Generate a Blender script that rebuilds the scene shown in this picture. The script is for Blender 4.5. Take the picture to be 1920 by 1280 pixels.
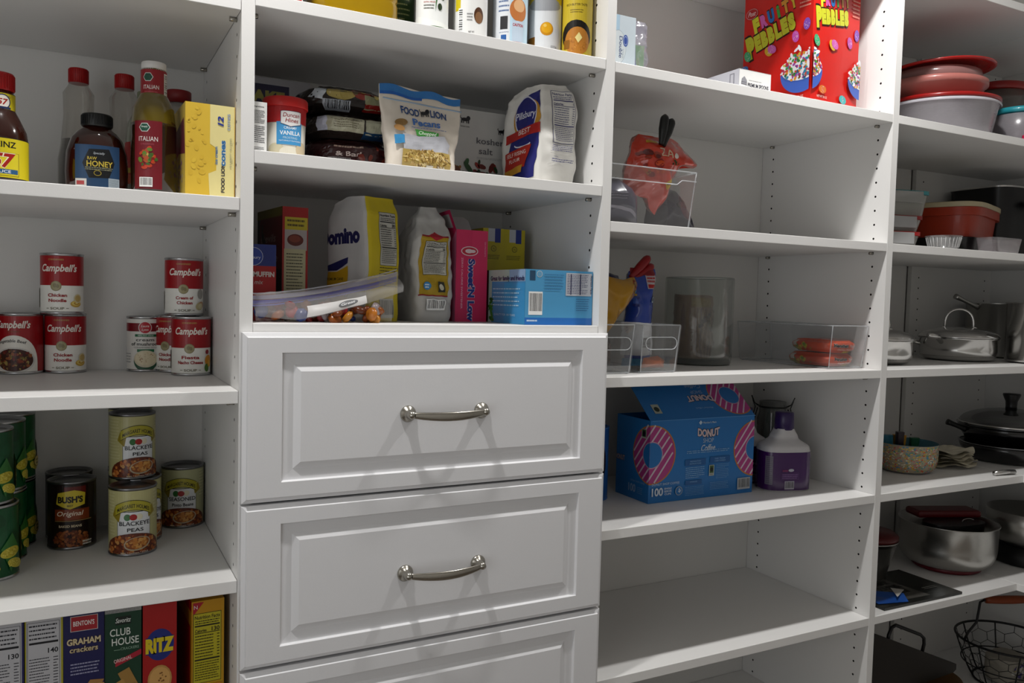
import bpy, bmesh, math, random
from mathutils import Vector, Matrix, noise
from math import sin, cos, pi, radians as R
for o in list(bpy.data.objects): bpy.data.objects.remove(o)
noise.seed_set(7)
SC = bpy.context.scene
COL = SC.collection
# ------------------------------------------------------------------ camera, world, lamps, exposure
cd = bpy.data.cameras.new('camera'); cam = bpy.data.objects.new('camera', cd); COL.objects.link(cam)
cd.sensor_width = 36; cd.lens = 28.992; cd.clip_start = .01
cam.matrix_world = Matrix(((0.88407566, 0.00254198, -0.4673369, -1.6218),
                           (-0.46668726, 0.057789, -0.8825324, -1.2618),
                           (0.02476355, 0.99832558, 0.05227616, -.477), (0, 0, 0, 1)))
SC.camera = cam
w = bpy.data.worlds.new('world'); SC.world = w; w.use_nodes = True
w.node_tree.nodes['Background'].inputs[0].default_value = (.9, .95, 1, 1)
w.node_tree.nodes['Background'].inputs[1].default_value = .02
SC.view_settings.view_transform = 'Standard'; SC.view_settings.look = 'None'
SC.view_settings.exposure = 0; SC.view_settings.gamma = 1; SC.view_settings.use_curve_mapping = False
CEIL, FLOOR = .66, -1.95
LAMPS = [(-1.50, -.27), (-.27, -.27)]
for i, (x, y) in enumerate(LAMPS):
    ld = bpy.data.lights.new('downlight_bulb', 'AREA'); ld.shape = 'DISK'; ld.size = .07
    ld.energy = 11.8; ld.color = (1, .985, .965); ld.spread = R(175)
    lo = bpy.data.objects.new('downlight_bulb', ld); COL.objects.link(lo); lo.location = (x, y, CEIL - .012)
ld = bpy.data.lights.new('fill_light', 'AREA'); ld.shape = 'RECTANGLE'; ld.size = .8; ld.size_y = 1.4  # added area lamp as general fill, no doorway is modelled
ld.energy = 4.8; ld.color = (.92, .96, 1)
lo = bpy.data.objects.new('fill_light', ld); COL.objects.link(lo); lo.location = (-2.45, -1.25, -.7)
lo.rotation_euler = (R(90), 0, R(-68))

# ------------------------------------------------------------------ materials
MC = {}
def lin(h):
    if isinstance(h, str): h = tuple(int(h[i:i + 2], 16) / 255 for i in (0, 2, 4))
    return tuple(c / 12.92 if c <= .04045 else ((c + .055) / 1.055) ** 2.4 for c in h)
def M(col, rough=.5, metal=0, bump=0, bscale=60, var=.04, trans=0, alpha=1, ior=1.45, coat=0, aniso=0):
    k = (col, rough, metal, bump, bscale, var, trans, alpha, ior, coat)
    if k in MC: return MC[k]
    m = bpy.data.materials.new('mat_' + str(col)); m.use_nodes = True; MC[k] = m
    nt = m.node_tree; b = nt.nodes['Principled BSDF']
    c = lin(col)
    b.inputs['Metallic'].default_value = metal; b.inputs['Roughness'].default_value = rough
    b.inputs['Transmission Weight'].default_value = trans; b.inputs['IOR'].default_value = ior
    b.inputs['Alpha'].default_value = alpha; b.inputs['Coat Weight'].default_value = coat
    b.inputs['Coat Roughness'].default_value = .08
    n = nt.nodes.new('ShaderNodeTexNoise'); n.inputs['Scale'].default_value = bscale; n.inputs['Detail'].default_value = 3
    tc = nt.nodes.new('ShaderNodeTexCoord'); nt.links.new(tc.outputs['Object'], n.inputs['Vector'])
    mx = nt.nodes.new('ShaderNodeMix'); mx.data_type = 'RGBA'
    mx.inputs['A'].default_value = (*[v * (1 - var) for v in c], 1); mx.inputs['B'].default_value = (*[min(1, v * (1 + var)) for v in c], 1)
    nt.links.new(n.outputs['Fac'], mx.inputs['Factor']); nt.links.new(mx.outputs['Result'], b.inputs['Base Color'])
    if bump:
        bn = nt.nodes.new('ShaderNodeBump'); bn.inputs['Strength'].default_value = bump; bn.inputs['Distance'].default_value = .002
        nt.links.new(n.outputs['Fac'], bn.inputs['Height']); nt.links.new(bn.outputs['Normal'], b.inputs['Normal'])
    return m
def clear(name, tint='ffffff', op=.06, gloss=.12, rough=.06, edge=.5):
    """thin clear plastic or glass wall: tinted transparent + fresnel gloss"""
    k = ('clear', name, tint, op, gloss, rough)
    if k in MC: return MC[k]
    m = bpy.data.materials.new(name); m.use_nodes = True; MC[k] = m
    nt = m.node_tree; nt.nodes.clear(); L = nt.links.new; N = nt.nodes.new
    out = N('ShaderNodeOutputMaterial'); tr = N('ShaderNodeBsdfTransparent'); gl = N('ShaderNodeBsdfGlossy'); df = N('ShaderNodeBsdfDiffuse')
    tr.inputs[0].default_value = (*lin(tint), 1); gl.inputs['Roughness'].default_value = rough; df.inputs[0].default_value = (*lin(tint), 1)
    lw = N('ShaderNodeLayerWeight'); lw.inputs[0].default_value = .35
    mr = N('ShaderNodeMapRange'); mr.inputs['To Min'].default_value = gloss * .35; mr.inputs['To Max'].default_value = min(1, gloss + edge)
    L(lw.outputs['Facing'], mr.inputs['Value'])
    ns = N('ShaderNodeTexNoise'); ns.inputs['Scale'].default_value = 30
    md = N('ShaderNodeMapRange'); md.inputs['To Min'].default_value = op * .93; md.inputs['To Max'].default_value = op * 1.07
    L(ns.outputs['Fac'], md.inputs['Value'])
    m1 = N('ShaderNodeMixShader'); m2 = N('ShaderNodeMixShader')
    L(md.outputs[0], m1.inputs[0]); L(tr.outputs[0], m1.inputs[1]); L(df.outputs[0], m1.inputs[2])
    L(mr.outputs[0], m2.inputs[0]); L(m1.outputs[0], m2.inputs[1]); L(gl.outputs[0], m2.inputs[2]); L(m2.outputs[0], out.inputs[0])
    return m
LAM = M('e9e8e6', .42, bump=.06, bscale=900, var=.012)
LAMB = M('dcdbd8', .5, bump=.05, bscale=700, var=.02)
THERMO = M('e6e6e8', .33, bump=.03, bscale=400, var=.01)
WALLM = M('dedcd8', .8, bump=.1, bscale=300, var=.02)
HOLE = M('14110f', .9)
NICKEL = M('a9a59c', .24, metal=1, var=.05, bscale=300)
STEEL = M('c9c8c6', .16, metal=1, var=.03, bscale=120)
BRUSH = M('b9b8b4', .3, metal=1, var=.05, bscale=200)
TIN = M('b8b9bb', .25, metal=1)
BLACK = M('0c0c0d', .35)
ACR = clear('clear_acrylic', 'f6f7f8', .035, .10)
ACR_GLINT = M('dfe3e6', .15, alpha=.42)  # whitish translucent tone imitates light caught on acrylic edges

# ------------------------------------------------------------------ mesh builder
class G:
    def __init__(s): s.v = []; s.f = []; s.m = []; s.sm = []; s.mats = []
    def mi(s, m):
        if m not in s.mats: s.mats.append(m)
        return s.mats.index(m)
    def add(s, vs, fs, m, sm=False):
        o = len(s.v); s.v += [tuple(v) for v in vs]; i = s.mi(m)
        for f in fs: s.f.append(tuple(o + k for k in f)); s.m.append(i); s.sm.append(sm)
    def box(s, a, b, m, M4=None):
        (x0, y0, z0), (x1, y1, z1) = a, b
        vs = [(x, y, z) for x in (x0, x1) for y in (y0, y1) for z in (z0, z1)]
        if M4: vs = [M4 @ Vector(v) for v in vs]
        s.add(vs, [(0, 1, 3, 2), (4, 6, 7, 5), (0, 4, 5, 1), (2, 3, 7, 6), (0, 2, 6, 4), (1, 5, 7, 3)], m)
    def lathe(s, prof, m, seg=40, c=(0, 0, 0), sm=True, sx=1, sy=1, warp=None, caps=True):
        vs = []; fs = []
        for (r, z) in prof:
            for k in range(seg):
                a = 2 * pi * k / seg
                p = (c[0] + r * cos(a) * sx, c[1] + r * sin(a) * sy, c[2] + z)
                vs.append(warp(p) if warp else p)
        for j in range(len(prof) - 1):
            for k in range(seg):
                a, b = j * seg + k, j * seg + (k + 1) % seg
                fs.append((a, b, b + seg, a + seg))
        s.add(vs, fs, m, sm)
        if caps:
            for j in (0, len(prof) - 1):
                if prof[j][0] > 1e-5:
                    ring = [vs[j * seg + k] for k in range(seg)]
                    s.add(ring, [tuple(range(seg))[::(-1 if j == 0 else 1)]], m)
    def tube(s, path, r, m, seg=8, closed=False):
        P = [Vector(p) for p in path]; n = len(P); vs = []; fs = []
        up = Vector((0, 0, 1)); pn = None
        for i, p in enumerate(P):
            t = ((P[(i + 1) % n] - P[i - 1]) if closed else (P[min(i + 1, n - 1)] - P[max(i - 1, 0)])).normalized()
            if pn is None:
                a = t.cross(up)
                if a.length < .1: a = t.cross(Vector((1, 0, 0)))
                a.normalize()
            else: a = (pn - t * pn.dot(t)).normalized()
            pn = a; b = t.cross(a); rr = r(i / (n - 1)) if callable(r) else r
            for k in range(seg):
                q = 2 * pi * k / seg; vs.append(p + a * cos(q) * rr + b * sin(q) * rr)
        for i in range(n if closed else n - 1):
            for k in range(seg):
                k2 = (k + 1) % seg; j = (i + 1) % n
                fs.append((i * seg + k, i * seg + k2, j * seg + k2, j * seg + k))
        if not closed: fs += [tuple(range(seg))[::-1], tuple((n - 1) * seg + k for k in range(seg))]
        s.add(vs, fs, m, True)
    def grid(s, fn, nu, nv, m, sm=True, cu=False):
        vs = [fn(i / nu, j / nv) for j in range(nv + 1) for i in range(nu + (0 if cu else 1))]
        w_ = nu + (0 if cu else 1)
        fs = [(j * w_ + i, j * w_ + (i + 1) % w_ if cu else j * w_ + i + 1, (j + 1) * w_ + ((i + 1) % w_ if cu else i + 1), (j + 1) * w_ + i) for j in range(nv) for i in range(nu)]
        s.add(vs, fs, m, sm)
    def prism(s, pts, y0, y1, m, M4=None, sm=False):
        """outline in (x,z) extruded along y"""
        n = len(pts); vs = [(x, y0, z) for x, z in pts] + [(x, y1, z) for x, z in pts]
        if M4: vs = [M4 @ Vector(v) for v in vs]
        s.add(vs, [tuple(range(n)), tuple(range(n, 2 * n))[::-1]] , m)
        s.add(vs, [(i, i + n, (i + 1) % n + n, (i + 1) % n) for i in range(n)], m, sm)
    def build(s, name, parent=None, loc=(0, 0, 0), rz=0, bevel=0, fix=False, **tags):
        me = bpy.data.meshes.new(name); me.from_pydata(s.v, [], s.f)
        for m in s.mats: me.materials.append(m)
        me.polygons.foreach_set('material_index', s.m); me.polygons.foreach_set('use_smooth', s.sm)
        me.update()
        if fix:
            bm = bmesh.new(); bm.from_mesh(me); bmesh.ops.recalc_face_normals(bm, faces=bm.faces); bm.to_mesh(me); bm.free()
        o = bpy.data.objects.new(name, me); COL.objects.link(o); o.parent = parent
        o.location = loc; o.rotation_euler = (0, 0, rz)
        if bevel:
            b = o.modifiers.new('bevel', 'BEVEL'); b.width = bevel; b.segments = 2; b.limit_method = 'ANGLE'; b.angle_limit = R(50)
        for k, v in tags.items(): o[k] = v
        return o
def T(name, label, cat, loc, rz=0, group=None, rot=None):
    o = bpy.data.objects.new(name, None); COL.objects.link(o); o.location = loc; o.rotation_euler = rot or (0, 0, rz)
    o.empty_display_size = .02; o['label'] = label; o['category'] = cat
    if group: o['group'] = group
    return o
def tagt(o, label, cat, group=None):
    o['label'] = label; o['category'] = cat
    if group: o['group'] = group
    return o

# ------------------------------------------------------------------ printed artwork, laid out in mm on a surface
TX = {}
def glyphs(t, bold=0, shear=0):
    k = (t, bold, shear)
    if k not in TX:
        cu = bpy.data.curves.new('t', 'FONT'); cu.body = t; cu.size = 1; cu.offset = bold; cu.shear = shear; cu.resolution_u = 3
        cu.fill_mode = 'FRONT'; ob = bpy.data.objects.new('t', cu)
        me = bpy.data.meshes.new_from_object(ob)
        vs = [(v.co.x, v.co.y) for v in me.vertices]; fs = [tuple(p.vertices) for p in me.polygons]
        bpy.data.objects.remove(ob); bpy.data.meshes.remove(me); bpy.data.curves.remove(cu)
        TX[k] = (vs, fs)
    return TX[k]
class D:
    """flat artwork: items are (verts2d, faces, colour, layer)"""
    def __init__(s): s.it = []; s.l = 0
    def put(s, vs, fs, col, same=False):
        if not same: s.l += 1
        s.it.append((vs, fs, col, s.l)); return s
    def poly(s, pts, col, same=False): return s.put(list(pts), [tuple(range(len(pts)))], col, same)
    def rect(s, x0, y0, x1, y1, col, same=False): return s.poly([(x0, y0), (x1, y0), (x1, y1), (x0, y1)], col, same)
    def ell(s, cx, cy, rx, ry, col, rot=0, n=20, a0=0, a1=360, same=False):
        c, q = cos(R(rot)), sin(R(rot)); pts = []
        for k in range(n):
            a = R(a0 + (a1 - a0) * k / n); x, y = rx * cos(a), ry * sin(a); pts.append((cx + x * c - y * q, cy + x * q + y * c))
        return s.poly(pts, col, same)
    def text(s, t, x, y, h, col, w=None, al='c', bold=.01, shear=0, rot=0, arc=0, out=None, ow=.05):
        """cap height h; x,y = anchor of baseline; w fits the width; arc bends the line upward in the middle (mm)"""
        if out: s.text(t, x, y, h, out, w, al, bold + ow, shear, rot, arc)
        vs, fs = glyphs(t, bold, shear)
        if not vs: return s
        x0 = min(v[0] for v in vs); x1 = max(v[0] for v in vs); k = h / .73; kx = k if w is None else w / (x1 - x0)
        W = (x1 - x0) * kx; ox = {'c': -W / 2, 'l': 0, 'r': -W}[al]; c, q = cos(R(rot)), sin(R(rot)); res = []
        for vx, vy in vs:
            px = (vx - x0) * kx + ox; py = vy * k
            if arc: mid = ox + W / 2; py += arc * (1 - ((px - mid) / (W / 2)) ** 2)
            res.append((x + px * c - py * q, y + px * q + py * c))
        return s.put(res, fs, col)
    def lines(s, x0, y0, x1, y1, n, col, th=.35, seed=1):
        r = random.Random(seed); H = (y1 - y0) / n
        s.l += 1
        for i in range(n):
            y = y1 - (i + .5) * H; x = x0; e = x1 - (x1 - x0) * r.random() * (.35 if i % 3 == 2 else .06)
            while x < e:
                q = min(e, x + r.uniform(.03, .12) * (x1 - x0)); s.rect(x, y - H * th / 2, q, y + H * th / 2, col, True); x = q + (x1 - x0) * .018
        return s
    def bars(s, x0, y0, x1, y1, vert=False, bg='f2f2f0', fg='15151a', seed=3):
        r = random.Random(seed); s.rect(x0, y0, x1, y1, bg); s.l += 1
        a, b = (y0, y1) if vert else (x0, x1); m = (b - a) * .07; t = a + m; u = (b - a) / 60
        while t < b - m:
            wd = u * r.choice((.7, 1, 1.6, 2.2))
            if vert: s.rect(x0 + .12 * (x1 - x0), t, x1 - .08 * (x1 - x0), t + wd, fg, True)
            else: s.rect(t, y0 + .16 * (y1 - y0), t + wd, y1 - .07 * (y1 - y0), fg, True)
            t += wd + u * r.choice((.8, 1.2, 1.8))
        return s
    def facts(s, x0, y0, x1, y1, cal, bg='f0f0ec', fg='14141a', frame=True):
        W, H = x1 - x0, y1 - y0
        if frame: s.rect(x0 - W * .02, y0 - W * .02, x1 + W * .02, y1 + W * .02, fg)
        s.rect(x0, y0, x1, y1, bg)
        s.text('Nutrition Facts', x0 + W / 2, y1 - H * .075, H * .052, fg, W * .92, bold=.02)
        s.lines(x0 + W * .05, y1 - H * .155, x1 - W * .05, y1 - H * .09, 2, fg, .4)
        s.rect(x0 + W * .04, y1 - H * .185, x1 - W * .04, y1 - H * .165, fg)
        s.text('Calories', x0 + W * .05, y1 - H * .265, H * .045, fg, W * .42, al='l', bold=.02)
        s.text(cal, x1 - W * .05, y1 - H * .265, H * .06, fg, al='r', bold=.02)
        s.rect(x0 + W * .04, y1 - H * .285, x1 - W * .04, y1 - H * .275, fg, True)
        s.lines(x0 + W * .05, y0 + H * .36, x1 - W * .25, y1 - H * .3, 8, fg, .32, 5)
        s.lines(x1 - W * .14, y0 + H * .36, x1 - W * .05, y1 - H * .3, 8, fg, .32, 6)
        s.rect(x0 + W * .04, y0 + H * .325, x1 - W * .04, y0 + H * .345, fg)
        s.lines(x0 + W * .05, y0 + H * .03, x1 - W * .05, y0 + H * .31, 8, fg, .3, 7)
        return s
    def scat(s, cx, cy, rx, ry, n, r0, r1, cols, seed=1, asp=.7):
        r = random.Random(seed); s.l += 1; k0 = s.l
        for i in range(n):
            a = r.uniform(0, 2 * pi); q = math.sqrt(r.random()); s.l = k0 + i % 4
            s.ell(cx + rx * q * cos(a), cy + ry * q * sin(a), *(lambda z: (z, z * asp))(r.uniform(r0, r1)), r.choice(cols), r.uniform(0, 180), 8, same=True)
        s.l = k0 + 4
        return s
    def emit(s, g, fn, step=None, base=.00015, lay=.00007, rough=.45, clip=None):
        """map to 3-D: fn(u_m, v_m, offset) ; step (mm) splits big faces so that they follow curves"""
        for vs, fs, col, l in s.it:
            m = col if not isinstance(col, (str, tuple)) else M(col, rough)
            if step or clip:
                bm = bmesh.new(); bv = [bm.verts.new((a, b, 0)) for a, b in vs]
                for f in fs:
                    try: bm.faces.new([bv[i] for i in f])
                    except ValueError: pass
                def cut(co, no, ci=False, co_=False):
                    bmesh.ops.bisect_plane(bm, geom=bm.verts[:] + bm.edges[:] + bm.faces[:], plane_co=co, plane_no=no, clear_inner=ci, clear_outer=co_)
                if clip:
                    x0, y0, x1, y1 = clip
                    cut((x0, 0, 0), (1, 0, 0), ci=True); cut((x1, 0, 0), (1, 0, 0), co_=True); cut((0, y0, 0), (0, 1, 0), ci=True); cut((0, y1, 0), (0, 1, 0), co_=True)
                if step:
                    su, sv = step if isinstance(step, tuple) else (step, step)
                    xs = [v.co.x for v in bm.verts] or [0]; ys = [v.co.y for v in bm.verts] or [0]
                    if su:
                        for k in range(math.ceil(min(xs) / su), int(max(xs) // su) + 1): cut((k * su, 0, 0), (1, 0, 0))
                    if sv:
                        for k in range(math.ceil(min(ys) / sv), int(max(ys) // sv) + 1): cut((0, k * sv, 0), (0, 1, 0))
                bm.verts.index_update(); vv = [(v.co.x, v.co.y) for v in bm.verts]; ff = [tuple(v.index for v in f.verts) for f in bm.faces]; bm.free()
            else: vv, ff = vs, fs
            off = base + lay * l
            g.add([fn(a / 1000, b / 1000, off) for a, b in vv], ff, m)
def face(kind, w, d, h):
    """surface of a box w (x) by d (y) by h: origin of u,v is the lower left corner as seen"""
    return {'front': lambda u, v, o: (-w / 2 + u, -d / 2 - o, v), 'left': lambda u, v, o: (-w / 2 - o, d / 2 - u, v),
            'right': lambda u, v, o: (w / 2 + o, -d / 2 + u, v), 'top': lambda u, v, o: (-w / 2 + u, -d / 2 + v, h + o)}[kind]
def cyl(r, a0=0, taper=None):
    """u runs along the girth, 0 at angle a0 (degrees) from the front, to the right"""
    def f(u, v, o):
        rr = taper(v) if taper else r
        a = R(a0) + u / r; return ((rr + o) * sin(a), -(rr + o) * cos(a), v)
    return f

# ------------------------------------------------------------------ built-in shelving
t_ = .019; DEP = .397; HF, HR = .0377, .3584; ZT = lambda n: -.032 * n + .0207
XA, XB, XC = -1.409, -.775, 0.0
TOPZ, BOTZ = .30, FLOOR
def holes_face(g, x, s, z0, z1, m, skip=()):
    """a panel face at x, normal s (+1/-1 in x), with two columns of drilled holes"""
    a = .0075; ys = [0, HF - a, HF + a, HR - a, HR + a, DEP]
    def q(y0, y1, za, zb):
        vs = [(x, y0, za), (x, y1, za), (x, y1, zb), (x, y0, zb)]; g.add(vs, [(0, 1, 2, 3)[::-s]], m)
    for k in (0, 2, 4): q(ys[k], ys[k + 1], z0, z1)
    for yc in (HF, HR):
        zc = z0; n = int(-z1 / .032) - 2
        zz = [-.032 * k for k in range(-12, 62) if z0 + a < -.032 * k < z1 - a]; zz.sort()
        for h in zz:
            q(yc - a, yc + a, zc, h - a)
            sq = [(x, yc + px * a, h + pz * a) for px, pz in ((-1, -1), (0, -1), (1, -1), (1, 0), (1, 1), (0, 1), (-1, 1), (-1, 0))]
            r = .0026; an = [-135, -90, -45, 0, 45, 90, 135, 180]
            rg = [(x, yc + r * cos(R(t)), h + r * sin(R(t))) for t in an]
            dp = [(x - s * .009, p[1], p[2]) for p in rg]
            g.add(sq + rg, [((i, (i + 1) % 8, 8 + (i + 1) % 8, 8 + i))[::-s] for i in range(8)], m)
            g.add(rg + dp, [((i, (i + 1) % 8, 8 + (i + 1) % 8, 8 + i))[::-s] for i in range(8)] + [tuple(range(8, 16))[::-s]], HOLE)
            zc = h + a
        q(yc - a, yc + a, zc, z1)
def panel(x, name, parent, left=True, right=True, label=None):
    g = G(); z0, z1 = BOTZ + .0005, TOPZ
    for X, s, on in ((x, -1, left), (x + t_, 1, right)):
        if on: holes_face(g, X, s, z0, z1, LAM)
        else: g.add([(X, 0, z0), (X, DEP, z0), (X, DEP, z1), (X, 0, z1)], [(0, 1, 2, 3)[::-s]], LAM)
    a, b = (x, x + t_)
    g.add([(a, 0, z0), (b, 0, z0), (b, 0, z1), (a, 0, z1)], [(0, 1, 2, 3)], LAM)
    g.add([(a, DEP, z0), (b, DEP, z0), (b, DEP, z1), (a, DEP, z1)], [(3, 2, 1, 0)], LAM)
    g.add([(a, 0, z1), (b, 0, z1), (b, DEP, z1), (a, DEP, z1)], [(0, 1, 2, 3)], LAM)
    g.add([(a, 0, z0), (b, 0, z0), (b, DEP, z0), (a, DEP, z0)], [(3, 2, 1, 0)], LAM)
    o = g.build(name, parent)
    if label: o['label'] = label
    return o
def shelf(x0, x1, zt, parent, y0=.0005, y1=DEP - .001, pins=True, free=False):
    g = G(); g.box((x0 + .0006, y0, zt - t_), (x1 - .0006, y1, zt), LAM); o = g.build('shelf', parent, bevel=.0009)
    if pins:
        for x, s in ((x0, 1), (x1, -1))[:1 if free else 2]:
            for y in (HF, HR):
                p = G(); p.tube([(x + s * .0002, y, zt - t_ - .0035), (x + s * .011, y, zt - t_ - .0035)], .0032, NICKEL, 10); p.build('shelf_pin', parent)
    return o
def unit(name, label, x0, x1, tops, back=True):
    e = T(name, label, 'shelving', ((x0 + x1) / 2, .2, BOTZ)); return e
# each bay is a unit whose partitions, back and shelves are its parts (children keep world placement through the inverse)
def bay(label, loc): e = T('shelving_unit', label, 'shelving', (0, 0, 0)); return e
XL = -2.17
left = bay('tall white open shelving bay left of the drawers, holding soup cans, bottles and cracker boxes', 0)
panel(XL, 'side_panel', left); panel(XA, 'side_panel', left)
for z in (-.0522, -.3397, -.6238, -.9091, -1.1953, TOPZ - .001): shelf(XL + t_, XA, z, left)
g = G(); g.box((XL + t_, DEP + .0005, BOTZ), (XA, DEP + .007, TOPZ), LAMB); g.build('back_panel', left)
mid = bay('white shelving bay with raised-panel drawers below two shelves of baking goods', 0)
panel(XB, 'side_panel', mid)
for z in (-.0418, -.2686, TOPZ - .001): shelf(XA + t_, XB, z, mid)
shelf(XA + t_, XB, -.5235, mid, pins=False)
g = G(); g.box((XA + t_, DEP + .0005, BOTZ), (XB, DEP + .007, TOPZ), LAMB); g.build('back_panel', mid)
def drawer(z0, z1):
    x0, x1 = -1.407, -.763; g = G()
    rx = .057; rt = .030; W = x1 - x0
    # nested rings: (inset, y) from the outside in; a sharp step, a flat groove, a sloping rise, the raised field
    rings = [(0, -.001), (0, -.0135), (.0065, -.0165), (.0072, -.020), (rx * 1, -.020), (rx + .0012, -.0145), (rx + .018, -.0135), (rx + .0285, -.0185), (rx + .030, -.0185)]
    vs = []; fs = []
    for q, y in rings:
        qz = q if q < .01 else q - (rx - rt)
        vs += [(x0 + q, y, z0 + qz), (x1 - q, y, z0 + qz), (x1 - q, y, z1 - qz), (x0 + q, y, z1 - qz)]
    for j in range(len(rings) - 1):
        for i in range(4): a = j * 4 + i; b = j * 4 + (i + 1) % 4; fs.append((a, b, b + 4, a + 4))
    n = len(rings) * 4; fs.append((n - 4, n - 3, n - 2, n - 1)); fs.append((3, 2, 1, 0))
    g.add(vs, fs, THERMO); dr = bpy.data.objects.new('drawer', None); COL.objects.link(dr); dr.parent = mid
    g.build('drawer_front', dr, bevel=.0007)
    g = G(); g.box((XA + t_ + .012, -.001, z0 + .03), (XB - .012, .38, z1 - .04), LAM); g.build('drawer_box', dr)
    if z0 > -1.2:
        hx0, hx1 = -1.150, -1.019; zc = z1 - (.130 if z1 > -.6 else .1325); g = G(); yf = -.0185
        for hx in (hx0, hx1):
            p = [(0, 0), (.0132, 0), (.0136, .002), (.012, .0045), (.008, .0065), (.0068, .012), (.0066, .019), (.005, .0235), (0, .025)]
            base = len(g.v); g.lathe(p, NICKEL, 24); g.v[base:] = [(hx + a, yf - c, zc + b) for a, b, c in g.v[base:]]
        pts = []; nn = 22
        for i in range(nn + 1):
            t = i / nn; x = hx0 + (hx1 - hx0) * t; k = sin(pi * t); pts.append((x, yf - .018 - .012 * k ** .8, zc - .0005 - .003 * k, .0045 + .003 * k ** .7))
        vs = []; fs = []
        for x, y, z, h in pts:
            for a in range(12):
                q = 2 * pi * a / 12; vs.append((x, y + .0028 * cos(q), z + h * sin(q)))
        for i in range(nn):
            for a in range(12): b = (a + 1) % 12; fs.append((i * 12 + a, i * 12 + b, i * 12 + 12 + b, i * 12 + 12 + a))
        g.add(vs, fs + [tuple(range(12)), tuple(nn * 12 + k for k in range(12))], NICKEL, True)
        g.build('handle', dr, fix=True, label='curved brushed nickel pull handle')
for z0, z1 in ((-.791, -.5365), (-1.0430, -.7945), (-1.300, -1.0475), (-1.60, -1.304)): drawer(z0, z1)
cen = bay('white shelving bay right of the drawers, with snack bins, coffee carton and empty lower shelves', 0)
panel(XC, 'side_panel', cen)
for n in (2, 11, 20, 29, 38, 47): shelf(XB + t_, XC, ZT(n), cen)
shelf(XB + t_, XC, .295, cen)
g = G(); g.box((XB + t_, DEP + .0005, BOTZ), (XC, DEP + .007, TOPZ), LAMB); g.build('back_panel', cen)
cor = bay('white corner shelving bay at far right, stacked with pots, pans and food containers', 0)
XD = .603; WR = 1.03
sx = {2: .66, 11: .62, 20: .62, 29: .572, 38: .572, 50: .572}
for n in (2, 11, 20, 29, 38, 50): shelf(XC + t_, sx[n], ZT(n), cor, free=True)
shelf(XC + t_, .66, .284, cor, free=True)
g = G(); g.box((XC + t_, DEP + .0005, BOTZ), (XD, DEP + .007, TOPZ), LAMB); g.build('back_panel', cor)
for n in (2, 11, 20, 29, 38, 50, -9):   # the run along the right wall, its shelves butted against the corner bay's
    zt = ZT(n) if n > 0 else .284; x0 = sx.get(n, .66)
    g = G(); g.box((x0 + .0008, -1.2, zt - t_), (1.0, DEP - .001, zt), LAM); g.build('shelf', cor, bevel=.0009)
zs_ = [BOTZ] + [ZT(n) for n in (50, 38, 29, 20, 11, 2)] + [.284]
for a, b in zip(zs_[:-1], zs_[1:]):     # end panel of the right-hand run, standing against the wall in the corner
    g = G(); z0, z1 = a + .0004, b - t_ - .0004
    g.box((XD + .004, .383, z0), (1.0, DEP - .001, z1), LAMB)
    for k in range(-12, 62):
        h = -.032 * k
        if z0 + .006 < h < z1 - .006:
            for x in (.641, .965):
                g.add([(x + .0026 * cos(q * pi / 4), .3829, h + .0026 * sin(q * pi / 4)) for q in range(8)], [tuple(range(8))], HOLE)
    g.build('end_panel', cor)
g = G(); g.box((1.0005, -1.2, BOTZ), (1.012, DEP - .001, TOPZ), LAMB); g.build('back_panel', cor)
# ------------------------------------------------------------------ the room
def struct(name, g):
    o = g.build(name); o['kind'] = 'structure'; return o
YN = -1.95; XW = -2.75
g = G(); g.box((XW, YN, FLOOR - .05), (WR + .05, DEP + .06, FLOOR - .0005), M('7a7066', .5, bump=.1, bscale=20, var=.12)); struct('floor', g)
g = G(); g.box((XW, YN, CEIL), (WR + .05, DEP + .06, CEIL + .05), M('e4e2de', .9)); struct('ceiling', g)
g = G(); g.box((XW, DEP + .008, FLOOR), (WR + .05, DEP + .06, CEIL), WALLM); struct('wall_back', g)
g = G(); g.box((WR, YN, FLOOR), (WR + .05, DEP + .008, CEIL), WALLM); struct('wall_right', g)
g = G(); g.box((XW - .05, YN, FLOOR), (XW, DEP + .06, CEIL), WALLM); struct('wall_left', g)
g = G(); g.box((XW, YN - .05, FLOOR), (WR + .05, YN, CEIL), M('e2e0dc', .8, bump=.1, bscale=300)); struct('wall_front', g)
for x, y in LAMPS:
    e = T('ceiling_downlight', 'small round recessed downlight in the ceiling above the ' + ('left' if x < -1 else 'middle') + ' shelving', 'ceiling light', (x, y, CEIL))
    g = G(); g.lathe([(.045, -.0002), (.058, -.0002), (.060, -.004), (.056, -.007), (.045, -.007), (.045, -.0002)], M('eeeeec', .5), 32, caps=False); g.build('trim_ring', e)
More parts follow.
